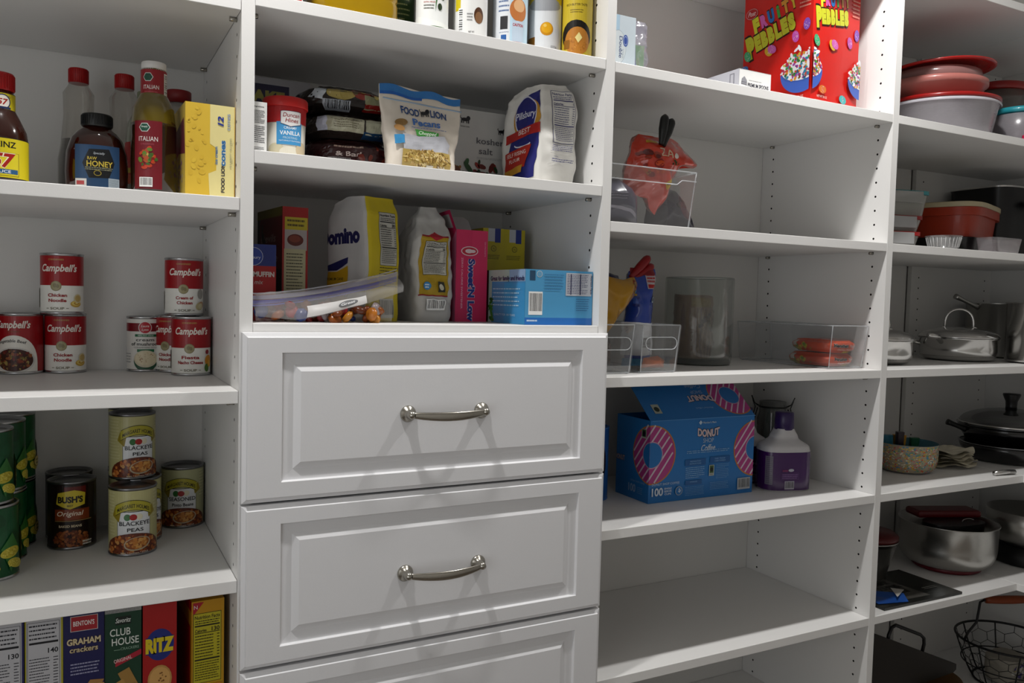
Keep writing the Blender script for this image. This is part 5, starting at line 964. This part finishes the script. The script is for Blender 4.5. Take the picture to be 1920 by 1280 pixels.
for k, fn, ww, mp in (('front', dof, W_, lambda u, v, o: (-W_ / 2 + u, -o, v)), ('left', dol, D_, lambda u, v, o: (-W_ / 2 - o, D_ - u, v))): d = D(); fn(d, ww * 1000, H_ * 1000); d.emit(g, mp, clip=(0, 0, ww * 1000, H_ * 1000), rough=.4)
g.build('carton_body', e)
g = G(); L_ = .122; ca, sa = cos(R(41)), sin(R(41))
def lm(u, v, o): return (-W_ / 2 + u, v * ca - o * sa, H_ + v * sa + o * ca)
g.add([lm(0, 0, 0), lm(W_, 0, 0), lm(W_, L_, 0), lm(0, L_, 0)] + [lm(0, 0, -.0008), lm(W_, 0, -.0008), lm(W_, L_, -.0008), lm(0, L_, -.0008)], [(0, 1, 2, 3), (7, 6, 5, 4), (0, 4, 5, 1), (1, 5, 6, 2), (2, 6, 7, 3), (3, 7, 4, 0)], gm)
d = D(); donut(d, 258, 62, 58, 25); 
d.text('DONUT', 168, 62, 16, 'c8b4b8', 74, rot=180, bold=.05, arc=-4, out='15151c', ow=.05).text('SHOP', 168, 80, 10, '8aa4c4', 34, rot=180).text('Coffee', 168, 98, 12, '8aa4c4', 46, rot=180, shear=.3).text("Member's Mark", 164, 30, 5, '7aa0c8', 50, rot=180).rect(22, 18, 42, 44, 'a8ac9c').ell(32, 30, 7, 7, '1c2a1c')
d.emit(g, lm, clip=(0, 0, W_ * 1000, L_ * 1000), rough=.4); g.build('lid_panel', e)
PU = '3c1452'
def jug(name, label, x, y, rz):
    e = T(name, label, 'bottle', (x, y, z + .0004), rz); g = G()
    B = Bag(.118, .082, .142, n=3.4, amp=0, amp2=0, wa=lerp([(0, .93), (.04, 1), (.64, 1), (.70, .97), (.86, .52), (1, .36)]), da=lerp([(0, .93), (.04, 1), (.64, 1), (.7, .95), (.88, .56), (1, .50)])); B.body(g, M('c4c2c4', .3), 72, 50); g.build('body', e)
    g = G(); B2 = Bag(.1188, .0828, .142, n=3.4, amp=0, amp2=0); g.grid(lambda u, v: B2.ring(2 * pi * u, .02 + .62 * v), 72, 2, M(PU, .22, coat=.3), True, cu=True)
    q = D(); q.ell(58, 50, 7, 3.4, 'a8a8b4').rect(34, 28, 78, 44, '5a3a6a').rect(34.8, 28.8, 77.2, 43.2, PU).lines(36, 30, 76, 42, 3, '8a6a9a', .35).lines(36, 46, 50, 52, 1, '7a2a5a', .7).bars(42, 6, 66, 25, bg='a8a4b0').rect(2, 16, 14, 82, '6a6474').lines(3, 18, 13, 80, 14, '3a3444', .3)
    q.emit(g, B2.front(), step=4, clip=(1, 2, 117, 90), rough=.3); g.build('label', e)
    g = G(); g.lathe([(0, .180), (.0195, .180), (.0212, .178), (.0225, .140), (.0215, .139), (0, .139)], M('2c1a4e', .3), 36); g.build('cap', e); return e
jug('detergent_bottle', 'purple bottle with white shoulders and barcode, right of the coffee carton', -.152, .138, R(-16))
jug('detergent_bottle', 'purple bottle with white shoulders standing half behind the coffee carton', -.186, .236, R(-8))
e = T('clamp_jar', 'dark glass jar with black wire clamp and teal scoops, behind the purple bottles', 'jar', (-.058, .268, z + .0004)); e.scale = (.74, .74, .95)
g = G(); g.lathe([(0, .001), (.046, .001), (.050, .005), (.050, .150), (.044, .165), (.044, .195), (0, .195)], clear('smoky_glass', '9a9c98', .25, .14, .05, .4), 48); g.build('glass', e)
g = G(); g.tube([(.0465 * cos(a), .0465 * sin(a), .182) for a in [2 * pi * k / 36 for k in range(36)]], .0022, BLACK, 6, closed=True)
for s_ in (-1, 1): g.tube([(s_ * .046, 0, .182), (s_ * .060, 0, .188), (s_ * .071, 0, .208), (s_ * .066, 0, .196), (s_ * .058, 0, .178), (s_ * .066, 0, .150), (s_ * .070, 0, .132), (s_ * .062, 0, .134), (s_ * .055, 0, .160), (s_ * .050, 0, .176)], .0020, BLACK, 6)
o = g.build('wire_clamp', e); o.rotation_euler.z = R(-50)
for k in range(5):
    g = G(); a = k * 1.3; g.tube([(.018 * cos(a), .018 * sin(a), .03 + .012 * k), (.022 * cos(a + .3), .02 * sin(a + .3), .10), (.02 * cos(a + .5), .015 * sin(a + .5), .178)], .0075, M('2c7a74', .4), 8); g.build('teal_piece', e)
# ------------------------------------------------------------------ corner bay, top shelf: food containers
def lathe_thing(name, label, cat, x, y, z, parts, rz=0, rot=None, group=None):
    """parts: (name, profile, material) -- the first may carry the thing"""
    e = T(name, label, cat, (x, y, z), rz, group, rot)
    for nm, prof, mat in parts: g = G(); g.lathe(prof, mat, 64, caps=False); g.build(nm, e)
    return e
z = ZB['a'] + .0004
TUBC = clear('frosted_plastic', 'dcd8de', .34, .10, .22, .3); PINK = M('b87068', .35, coat=.2); REDL = M('9c1210', .3, coat=.3); REDB = M('b41a16', .25, coat=.4); PKC = clear('pink_clear', 'd8a09c', .42, .10, .2, .3)
lathe_thing('food_container', 'large round clear container with dark red lid, carrying the pink lids', 'container', .385, .163, z,
            [('bowl', [(0, .001), (.118, .001), (.122, .006), (.137, .083), (.142, .086), (.142, .091), (.136, .092), (.120, .012), (0, .006)], TUBC),
             ('rim', [(.1425, .0835), (.1445, .0865), (.1425, .0895)], M('c8c4cc', .3)), ('lid', [(0, .100), (.10, .100), (.138, .103), (.1435, .101), (.1435, .094), (.140, .092), (0, .0925)], REDL)])
e = T('container_lid', 'pale pink round container lying upside down on the dark red lid', 'container', (.366, .165, z + .1042), rot=(0, 0, 0))
g = G(); g.lathe([(0, .001), (.095, .001), (.100, .004), (.120, .028), (.1245, .031), (.1245, .043), (.118, .046), (0, .044)], PINK, 64); g.build('pink_lid', e)
g = G(); g.lathe([(0, .0445), (.108, .0445), (.112, .048), (.108, .068), (.100, .073), (0, .0735)], PKC, 64, caps=False); g.build('pink_tub', e)
lathe_thing('container_lid', 'wide bright red lid on top of the round container stack', 'lid', .377, .165, z + .1838, [('disc', [(0, .001), (.11, .001), (.128, -.002), (.134, .000), (.1345, .0025), (.130, .0045), (.11, .0055), (0, .0055)], REDB)], rot=(R(-2.0), R(-1.5), 0))
lathe_thing('food_container', 'clear container with red lid, tall, at the back of the corner on the top shelf', 'container', .800, .27, z, [('tub', [(0, .001), (.055, .001), (.058, .004), (.075, .205), (.072, .206), (.055, .01), (0, .008)], clear('clear_tub', 'c8c0b8', .22, .1, .15, .3)), ('lid', [(0, .232), (.062, .232), (.0815, .226), (.083, .208), (.0815, .2065), (0, .2070)], M('a01412', .28, coat=.4))])
lathe_thing('food_container', 'clear round container with teal lid at the right edge of the top shelf', 'container', .632, .095, z, [('tub', [(0, .001), (.062, .001), (.065, .004), (.078, .085), (.076, .086), (.062, .01), (0, .008)], TUBC), ('teal_lid', [(0, .104), (.066, .104), (.0815, .101), (.083, .088), (0, .0866)], M('2a9aa8', .3, coat=.3))])
g = G(); P_ = Puff([(-.030, .002), (.035, .002), (.038, .022), (.018, .030), (-.006, .026), (-.030, .016)], .03, seed=71, amp=.003); P_.body(g, M('c01444', .3, coat=.4)); tagt(g.build('pink_lid_piece', None, (.560, .006 + .02, z)), 'small crimson plastic piece at the front right edge of the top shelf', 'plastic piece')
# second shelf
z = ZB['b'] + .0004
def snap(name, label, x, y, zz, w, d, h, tubm, lidm, clipm, rz=0, art=None):
    e = T(name, label, 'container', (x, y, zz), rz); g = G(); B = Bag(w * .96, d * .96, h - .010, n=8, amp=0, amp2=0, wa=lambda t: .88 + .12 * t, da=lambda t: .88 + .12 * t); g.grid(lambda u, v: B.ring(2 * pi * u, v), 60, 4, tubm, True, cu=True); pts = [B.ring(2 * pi * k / 60, 0.0) for k in range(60)]; g.add(pts, [tuple(range(60))[::-1]], tubm); g.build('tub', e)
    g = G(); B = Bag(w, d, .009, n=9, amp=0, amp2=0); B.body(g, lidm, 60, 2); g.build('lid', e, (0, 0, h - .009))
    g = G(); g.box((-w * .32, -d / 2 - .003, h - .030), (w * .32, -d / 2 - .0006, h - .002), clipm)
    g.build('clip_flap', e, bevel=.001)
    g = G(); g.box((-w / 2 - .003, -d * .3, h - .028), (-w / 2 - .0006, d * .3, h - .002), clipm); g.build('clip_flap', e, bevel=.001); return e
FR = clear('tub_plastic', 'd4d4cc', .30, .10, .2, .3); RD = M('8a1014', .35, coat=.3); GR = M('9c9c9c', .4)
snap('food_container', 'clear clip container with red lid, lowest of the small stack by the partition', .170, .145, z, .150, .10, .042, FR, M('a01418', .3, coat=.3), GR, R(-14))
snap('food_container', 'clear snap container with red rim lying on the lowest one', .185, .150, z + .0425, .145, .10, .040, FR, RD, GR, R(-14))
snap('food_container', 'clear snap container with teal rim lid on top of the red rimmed ones', .205, .155, z + .083, .150, .11, .062, FR, M('3a8a90', .35), clear('clip_clear', 'b8b8b4', .5, .1), R(-14))
e = T('berry_tub', 'small clear ribbed plastic tub at the shelf front beside the red lidded container', 'tub', (.262, .045, z)); g = G(); RB = clear('ribbed_plastic', 'c8c8c8', .22, .2, .08, .5)
g.lathe([(0, .001), (.030, .001), (.032, .004), (.038, .028), (.042, .030), (.042, .032)], RB, 40, caps=False); g.build('tub', e); g = G()
for k in range(26): a = 2 * pi * k / 26; g.tube([(.0335 * cos(a), .0335 * sin(a), .004), (.0395 * cos(a), .0395 * sin(a), .028)], .0009, M('c8c8c8', .2), 5)
g.build('ribs', e)
def roundbox(g, w, d, z0, z1, n, mat, f0=1, f1=1, seg=84, nv_=6, cap=(1, 1)):
    B = Bag(w, d, z1 - z0, n=n, amp=0, amp2=0, wa=lambda t: f0 + (f1 - f0) * t, da=lambda t: f0 + (f1 - f0) * t)
    def sh(p): return (p[0], p[1], p[2] + z0)
    g.grid(lambda u, v: sh(B.ring(2 * pi * u, v)), seg, nv_, mat, True, cu=True)
    for t, on in ((0, cap[0]), (1, cap[1])):
        if on: pts = [sh(B.ring(2 * pi * k / seg, t)) for k in range(seg)]; g.add(pts, [tuple(range(seg))[::(-1 if t == 0 else 1)]], mat)
e = T('black_tray', 'low black tray underneath the orange container', 'tray', (.560, .228, z), R(20)); g = G(); roundbox(g, .265, .18, .001, .046, 6, M('0c0b0c', .3), .9, 1); g.build('tray_body', e); 
e = T('casserole', 'large orange rounded container with a cream lid rim', 'container', (.560, .228, z + .0475), R(20)); OR = M('9c2c0c', .35, coat=.2)
g = G(); roundbox(g, .28, .187, 0, .056, 4.5, OR, .92, .98); roundbox(g, .293, .20, .056, .078, 4.5, OR, 1, 1.0); g.build('tub', e); g = G(); roundbox(g, .297, .204, .0785, .091, 4.5, M('b4a888', .4), 1, 1); roundbox(g, .25, .17, .0915, .095, 4.5, M('a89c7c', .4), 1, 1); g.build('cream_lid', e)
e = T('clear_clamshell', 'clear plastic clamshell tub at the front edge right of the ribbed tub', 'tub', (.500, .055, z)); g = G(); roundbox(g, .13, .06, .001, .040, 5, clear('clam_plastic', 'c0b8bc', .2, .16, .1, .45), .86, 1, cap=(1, 0)); g.build('tub', e)
e = T('roasting_pan', 'black roasting pan with steel rim and black handle behind the orange container', 'pan', (.860, .278, z + .0008), R(0)); g = G(); roundbox(g, .27, .19, .001, .208, 5, M('0e0e10', .35), .94, 1, cap=(1, 0)); g.build('pan_body', e); g = G(); roundbox(g, .276, .196, .2085, .213, 5, STEEL, 1, 1); g.build('steel_rim', e); g = G(); g.tube([(-.04, -.098, .165), (-.045, -.125, .160), (0, -.135, .158), (.045, -.125, .160), (.04, -.098, .165)], .008, BLACK, 10); g.build('handle', e)
# third shelf: stainless pots
z = ZB['c'] + .0004
def pot(name, label, x, y, r0, r1, h, rz, handle, lid=None, curve=.012, mat=STEEL, dome=.0, topthick=.0012):
    e = T(name, label, 'pan', (x, y, z), rz); g = G()
    prof = [(0, .001), (r0 * .9, .001), (r0, .003)] + [(r0 + (r1 - r0) * sin(pi / 2 * k / 8), .003 + curve * (1 - cos(pi / 2 * k / 8)) * 1.5) for k in range(1, 9)] + [(r1, h - .003), (r1 + .004, h), (r1 + .003, h + .001), (r1 - .002, h - .002), (r1 - .003, .012), (0, .006)]
    g.lathe(prof, mat, 72, caps=False); g.build('body', e)
    if handle == 'long':
        g = G(); n = 16
        for k in (0,): g.tube([(-r1 + .002 - .09 * t, 0, h - .012 + .030 * t - .0 * t) for t in [q / n for q in range(n + 1)]], lambda t: .0085 - .003 * sin(pi * t), mat, 12)
        g.build('handle', e)
    if handle == 'loops':
        for s_ in (-1,): g = G(); g.tube([(s_ * (r1 - .001), -.035, h - .018), (s_ * (r1 + .022), -.030, h - .014), (s_ * (r1 + .032), 0, h - .012), (s_ * (r1 + .022), .030, h - .014), (s_ * (r1 - .001), .035, h - .018)], .0045, mat, 10); g.build('side_handle', e)
    if lid:
        L = T.__call__ if 0 else None
        g = G(); rr = r1 + .004; g.lathe([(rr - .006, h + .0012), (rr + .002, h + .0022), (rr + .001, h + .005)] + [(rr * cos(pi / 2 * k / 10) , h + .005 + lid * sin(pi / 2 * k / 10)) for k in range(1, 10)] + [(0, h + .005 + lid)], mat, 72, caps=False); g.build('lid', e)
        g = G(); zt = h + lid * .94; w = .036; hh = .050; pts = [(-w - .010, 0, zt + .001), (-w, 0, zt + .004)] + [(-w * cos(pi * k / 14), 0, zt + .006 + hh * sin(pi * k / 14) ** .7) for k in range(15)] + [(w, 0, zt + .004), (w + .010, 0, zt + .001)]
        g.tube(pts, .0036, STEEL, 10); g.build('lid_handle', e)
    return e
pot('skillet_with_lid', 'stainless skillet with domed lid at the left end, cut by the partition', .186, .170, .072, .092, .060, R(150), None, .024, .016)
pot('saute_pan', 'stainless saute pan with a tall looped handle on its domed lid', .572, .200, .082, .098, .062, R(-50), 'loops', .026, .018)
g = G(); g.tube([(.372, .150, z + .072 - .0), (.42, .158, z + .068), (.465, .178, z + .052)], lambda t: .006 + .002 * sin(pi * t), STEEL, 12); tagt(g.build('pan_handle', None), 'stainless pan handle lying between the skillet and the saute pan', 'pan handle')
POT2 = pot('stock_pot', 'tall stainless stock pot at the right edge of the shelf', -0 + .708, .060, .072, .078, .164, R(-150), 'loops', None, .004)
pot('sauce_pot', 'shaded stainless pot with a long handle standing behind the saute pan', .868, .270, .085, .090, .162, R(-8), 'long', None, .004, BRUSH)
# fourth shelf
z = ZB['d'] + .0004
e = T('sprinkle_bowl', 'small bowl covered in rainbow sprinkles at the left end of the corner shelf', 'bowl', (.326, .165, z)); e.scale = (1, 1, 1.15); g = G()
bw = [(0, .001), (.055, .001), (.062, .004), (.071, .014), (.0755, .030), (.077, .066), (.0755, .067), (.072, .030), (.060, .012), (0, .010)]
g.lathe(bw[:3], M('a8a4a0', .5), 64, caps=False); g.lathe(bw[2:6], M('a89c84', .4), 64, caps=False); g.lathe(bw[5:], M('3a6a78', .5), 64, caps=False)
d = D(); rn = random.Random(9); SP = ['c8503a', 'd8a838', 'c8c0a8', '4a90b0', 'c8707a', 'e0d8c0', 'd8c04a', '5aa080']
for i in range(1500):
    u = rn.uniform(-240, 240); v = rn.uniform(5, 64); L_ = rn.uniform(3, 6); a = rn.uniform(-.5, .5); c_, s_ = cos(a) * L_ / 2, sin(a) * L_ / 2
    d.l = i % 5; d.poly([(u - c_, v - s_ - 1.1), (u + c_, v + s_ - 1.1), (u + c_, v + s_ + 1.1), (u - c_, v - s_ + 1.1)], SP[i % 8], True)
tp2 = lerp([(.004, .0625), (.014, .0712), (.030, .0757), (.066, .0772)])
d.emit(g, lambda u, v, o: (lambda r, a: ((r + o) * sin(a), -(r + o) * cos(a), v))(lerp([(.0, .059), (.004, .0622), (.014, .0710), (.030, .0755), (.066, .077)])(v) if 0 else (.0625 + .0087 * (v - .004) / .010 if v < .014 else .0712 + .0045 * (v - .014) / .016 if v < .030 else .0757 + .0015 * (v - .030) / .036), u / .077), base=.0005, lay=.0001); g.build('bowl_shell', e)
for (x, y, w_, h_, c_, lb) in ((.292, .198, .026, .080, '2f7a94', 'blue'), (.326, .188, .034, .080, 'b8861c', 'golden speckled'), (.366, .172, .024, .072, '1c5a3c', 'dark green'), (.288, .158, .020, .094, '2a2028', 'dark')):
    g = G(); B = Bag(w_, .020, h_, n=4, amp=.002, fr=30, seed=int(x * 900), wa=lambda t: .6 + .4 * t); B.body(g, M(c_, .4), 32, 14)
    if lb.startswith('gold'): B.art(g, 'front', lambda d, w, h: d.scat(w / 2, h * .8, w * .45, h * .15, 40, .8, 1.6, ['8a4a14', 'd8a83c'], 3))
    tagt(g.build('candle_pack', None, (x, y, z + .0115), R(-30)), lb + ' pack standing inside the sprinkle bowl', 'pack')
e = T('paper_filters', 'stack of cream paper filters lying beside the sprinkle bowl', 'paper', (.505, .165, z)); 
for k in range(5):
    g = G(); hh = .004 + .0085 * k
    def pf(u, v, k=k, hh=hh): a = 2 * pi * u; r = (.072 - .003 * k) * v; q = nv((cos(a) * r, sin(a) * r, .1 * k), 28, 80 + k); return (r * cos(a) * 1.15 + q.x * .004 + .006 * sin(k * 2), r * sin(a) * .9 + q.y * .004, max(.001, hh + abs(q.z) * .010 + .004 * sin(a * 5 + k) * v * v + .004 * v))
    g.grid(pf, 72, 8, M('d4cdb8', .8), True, cu=True); g.build('sheet', e)
PB = M('08080a', .22, coat=.4)
def frypan(name, label, x, y, zz, r, h, rz, hl=.16):
    e = T(name, label, 'pan', (x, y, zz), rz); g = G(); g.lathe([(0, .001), (r * .78, .001), (r * .84, .004), (r * .97, h * .7), (r, h), (r - .003, h), (r * .94, h * .65), (r * .8, .008), (0, .006)], PB, 72, caps=False); g.build('body', e)
    g = G(); g.lathe([(r - .003, h), (r + .0016, h + .0004), (r + .0016, h + .0028), (r - .003, h + .0028)], M('8a8c8e', .2, metal=1), 72, caps=False); g.build('rim', e)
    g = G(); g.tube([(-r + .004 - hl * t, 0, h * .7 + .02 * t) for t in [k / 10 for k in range(11)]], lambda t: .009 - .002 * sin(pi * t), M('0a0a0b', .4), 10); g.build('handle', e); return e
frypan('frying_pan', 'black frying pan at the bottom of the dark pan stack', .760, .155, z, .128, .048, R(160), .10)
frypan('frying_pan', 'black frying pan with bright rim nested on top of the lower one', .772, .165, z + .0525, .132, .046, R(-25), .055)
e = T('glass_pan_lid', 'glass pan lid with steel rim and flared black knob on top of the stack', 'lid', (.755, .150, z + .104))
g = G(); rr = .130; g.lathe([(rr * cos(pi / 2 * k / 12), .004 + .040 * sin(pi / 2 * k / 12)) for k in range(13)], clear('lid_glass', '6a6e70', .12, .2, .05, .5), 72, caps=False); g.build('glass_dome', e)
g = G(); g.lathe([(rr - .001, .0005), (rr + .003, .001), (rr + .0035, .005), (rr - .001, .0058), (rr - .001, .0005)], STEEL, 72, caps=False); g.build('steel_rim', e)
g = G(); g.lathe([(0, .044), (.015, .044), (.0145, .052), (.0155, .066), (.023, .084), (.0225, .088), (0, .0885)], BLACK, 36); g.build('knob', e)
g = G(); g.tube([(-.04, .005, 0), (-.01, 0, .002), (.03, -.006, .001)], .006, STEEL, 10); tagt(g.build('steel_ladle', None, (.530, .022, z + .0062)), 'bright steel ladle end at the shelf corner below the dark pans', 'ladle')
# fifth shelf
z = ZB['e'] + .0004
e = T('mixing_bowl', 'large brushed steel mixing bowl on a dark red base ring', 'bowl', (.532, .175, z)); r = .124
pf = [(.080, .012)] + [(.080 + .044 * sin(pi / 2 * k / 10) ** .8, .012 + .055 * (1 - cos(pi / 2 * k / 10))) for k in range(1, 11)] + [(r + .001, .128), (r + .004, .130), (r + .003, .132), (r - .002, .130), (r - .003, .07), (.078, .018), (0, .014)]
g = G(); g.lathe(pf, BRUSH, 80, caps=False); g.build('bowl', e); g = G(); g.lathe([(0, .0005), (.083, .0005), (.088, .004), (.087, .013), (.080, .015), (0, .0150)], M('5c0818', .4), 64); g.build('base_ring', e)
def item(nm, lb, cat, x, y, zz, pts, r, mat, seg=10): g = G(); g.tube(pts, r, mat, seg); return tagt(g.build(nm, None, (x, y, zz)), lb, cat)
g = G(); g.box((-.10, -.035, 0), (.09, .035, .020), M('5a0a10', .35)); tagt(g.build('red_lid_box', None, (.560, .205, z + .1335), R(-22), .008), 'dark red flat box resting across the big mixing bowl', 'box')
g = G(); B = Bag(.17, .10, .050, n=3, amp=.004, seed=91); B.body(g, M('0a0a0c', .35), 50, 12); tagt(g.build('black_cover', None, (.515, .150, z + .085), R(-10)), 'black rounded gadget lying inside the big mixing bowl', 'gadget')
item('metal_whisk', 'shiny steel whisk loop in the mixing bowl', 'utensil', .560, .130, z + .125, [(.0 + .030 * cos(a), .01 * sin(a), .004 + .010 * sin(a)) for a in [2 * pi * k / 20 for k in range(21)]], .0016, STEEL)
e = T('steel_bowl', 'smaller steel bowl with dark red top at the left end', 'bowl', (.235, .205, z)); g = G(); g.lathe([(0, .001), (.046, .001), (.050, .004), (.062, .05), (.078, .104), (.0815, .107), (.080, .109), (.060, .05), (0, .008)], BRUSH, 64, caps=False); g.build('bowl', e)
g = G(); g.lathe([(0, .128), (.07, .126), (.0795, .118), (.0795, .110), (0, .1095)], M('5c0c10', .35, coat=.2), 48); g.build('red_cover', e)
e = T('steel_bowl', 'steel bowl on a black base at the right edge of the shelf', 'bowl', (.800, .100, z)); g = G(); g.lathe([(0, .052), (.07, .052), (.095, .066), (.112, .10), (.116, .150), (.114, .151), (.092, .07), (0, .056)], BRUSH, 72, caps=False); g.build('bowl', e); g = G(); g.lathe([(0, .001), (.09, .001), (.095, .006), (.085, .050), (0, .0515)], M('060607', .5), 48); g.build('black_base', e)
def bookart(d, w, h):
    d.rect(0, 0, w, h, '1c1d1a').poly([(w * .06, h * .12), (w * .66, h * .10), (w * .62, h * .88), (w * .04, h * .92)], '4c4a46'); d.scat(w * .3, h * .75, w * .2, h * .10, 24, 4, 10, ['6a6660', '2c2a28', '8a857c'], 4, .5)
    for i in range(3): d.lines(w * .10, h * (.60 - .16 * i), w * .60, h * (.74 - .16 * i), 1, '0c0c0c', .8, 20 + i)
    d.lines(w * .74, h * .26, w * .92, h * .34, 2, '8a8a84', .6)
g = G(); w_, d_ = .285, .185; g.box((-w_ / 2, -d_ / 2, 0), (w_ / 2, d_ / 2, .0062), M('2a2b28', .4)); d = D(); bookart(d, w_ * 1000, d_ * 1000); d.emit(g, lambda u, v, o: (-w_ / 2 + u, -d_ / 2 + v, .0062 + o), rough=.25)
tagt(g.build('magazine', None, (.215, .1045, z), R(-1)), 'dark magazine with a printed black and grey cover lying at the shelf front', 'magazine')
g = G(); g.add([(-.045, -.02, .001), (.04, -.03, .001), (.055, .0, .010), (-.01, .03, .012), (-.045, .03, .008)], [(0, 1, 2, 3, 4)], M('1c4a94', .3)); g.add([(.012, -.022, .0125), (.07, .012, .0125), (.048, .034, .0125)], [(0, 1, 2)], M('c0bdb8', .4))
g.add([(-.045, -.02, .0), (.04, -.03, .0), (.055, .0, .0), (-.01, .03, .0), (-.045, .03, .0)], [(4, 3, 2, 1, 0)], M('1c4a94', .3)); tagt(g.build('blue_packet', None, (.125, .052, z + .007), R(-6)), 'crumpled blue and white packet on the magazine near the partition', 'packet')
# bottom shelf
z = ZT(50) + .0004
e = T('cutting_board', 'dark wooden serving board with black bail handle leaning at the lower right', 'board', (.275, .100, z), rot=(0, 0, 0))
WD = M('1d1710', .6, bump=.3, bscale=12, var=.25)
g = G(); g.prism([(-.235, .112), (.10, .122), (.19, .126), (.201, .132), (.201, .147), (-.235, .330)], -.008, .008, WD); g.build('board', e, bevel=.002)
g = G(); g.tube([(-.075, 0, .245), (-.070, 0, .270), (-.060, 0, .288), (-.045, 0, .292), (.055, 0, .250), (.070, 0, .238), (.072, 0, .222), (.062, 0, .188)], .0045, BLACK, 8); g.build('bail_handle', e)
g = G(); g.lathe([(0, 0), (.05, 0), (.055, .006), (.085, .06), (.105, .108), (.102, .110), (.08, .06), (.05, .012), (0, .010)], M('5a3c18', .45, bump=.2, bscale=20, var=.2), 60, caps=False); tagt(g.build('wooden_bowl', None, (.400, .145, z)), 'wooden bowl carrying the dark serving board', 'bowl')
e = T('wire_basket', 'black chicken wire basket with wooden bail grip at the lower right corner', 'basket', (.825, .165, z)); WB = M('08080a', .5); r1, r0, H_ = .137, .085, .128
for nm, rr, zz, th in (('top_rim', r1, H_, .0036), ('bottom_ring', r0, .003, .003), ('middle_ring', .118, .055, .002)):
    g = G(); g.tube([(rr * cos(2 * pi * k / 60), rr * sin(2 * pi * k / 60), zz) for k in range(60)], th, WB, 8, closed=True); g.build(nm, e)
g = G(); 
def bp(a, t): rr = r0 + (r1 - r0) * t ** .8; return (rr * cos(a), rr * sin(a), .003 + (H_ - .003) * t)
for k in range(8): g = G(); g.tube([bp(2 * pi * k / 8, t / 8) for t in range(9)], .0022, WB, 6); g.build('upright_wire', e)
g = G(); nh = 16
for row in range(4):
    for k in range(nh):
        a0 = 2 * pi * (k + .5 * (row % 2)) / nh; da = 2 * pi / nh; t0 = row / 4; dt = 1 / 4
        L1, R1 = a0 - da / 2, a0 + da / 2
        g.tube([bp(a0, t0 + dt * .0), bp(L1, t0 + dt * .33)], .0009, WB, 4); g.tube([bp(a0, t0), bp(R1, t0 + dt * .33)], .0009, WB, 4); g.tube([bp(L1, t0 + dt * .33), bp(L1, min(1, t0 + dt))], .0009, WB, 4)
o = g.build('wire_mesh', e); o['kind'] = 'stuff'
g = G(); ah = R(-22); ch, sh_ = cos(ah), sin(ah)
def hp(x, zz): return (x * ch, x * sh_, zz)
g.tube([hp(-.137, .124), hp(-.125, .150), hp(-.100, .180), hp(-.092, .240), hp(-.080, .246)], .0035, WB, 8); g.tube([hp(.137, .124), hp(.125, .150), hp(.100, .180), hp(.092, .240), hp(.080, .246)], .0035, WB, 8); g.tube([hp(-.080, .246), hp(.080, .246)], .0025, WB, 8); g.build('bail_wire', e)
g = G(); g.tube([hp(-.075 + .15 * k / 10, .246) for k in range(11)], lambda t: .0095 + .003 * sin(pi * t), M('8a3c14', .35, bump=.1, var=.2), 16); g.build('wooden_grip', e)
g = G(); B = Bag(.10, .09, .07, n=3, amp=.008, fr=26, seed=95, amp2=.004); B.body(g, M('9a9488', .5), 40, 20); B.art(g, 'front', lambda d, w, h: d.scat(w / 2, h / 2, w * .4, h * .4, 26, 3, 9, ['4a3a7a', 'a89a3a', 'c8c4bc', '3a3a4a'], 3)); tagt(g.build('snack_pack', None, (.825, .165, z + .008)), 'pale crinkled pack lying inside the wire basket', 'pack')
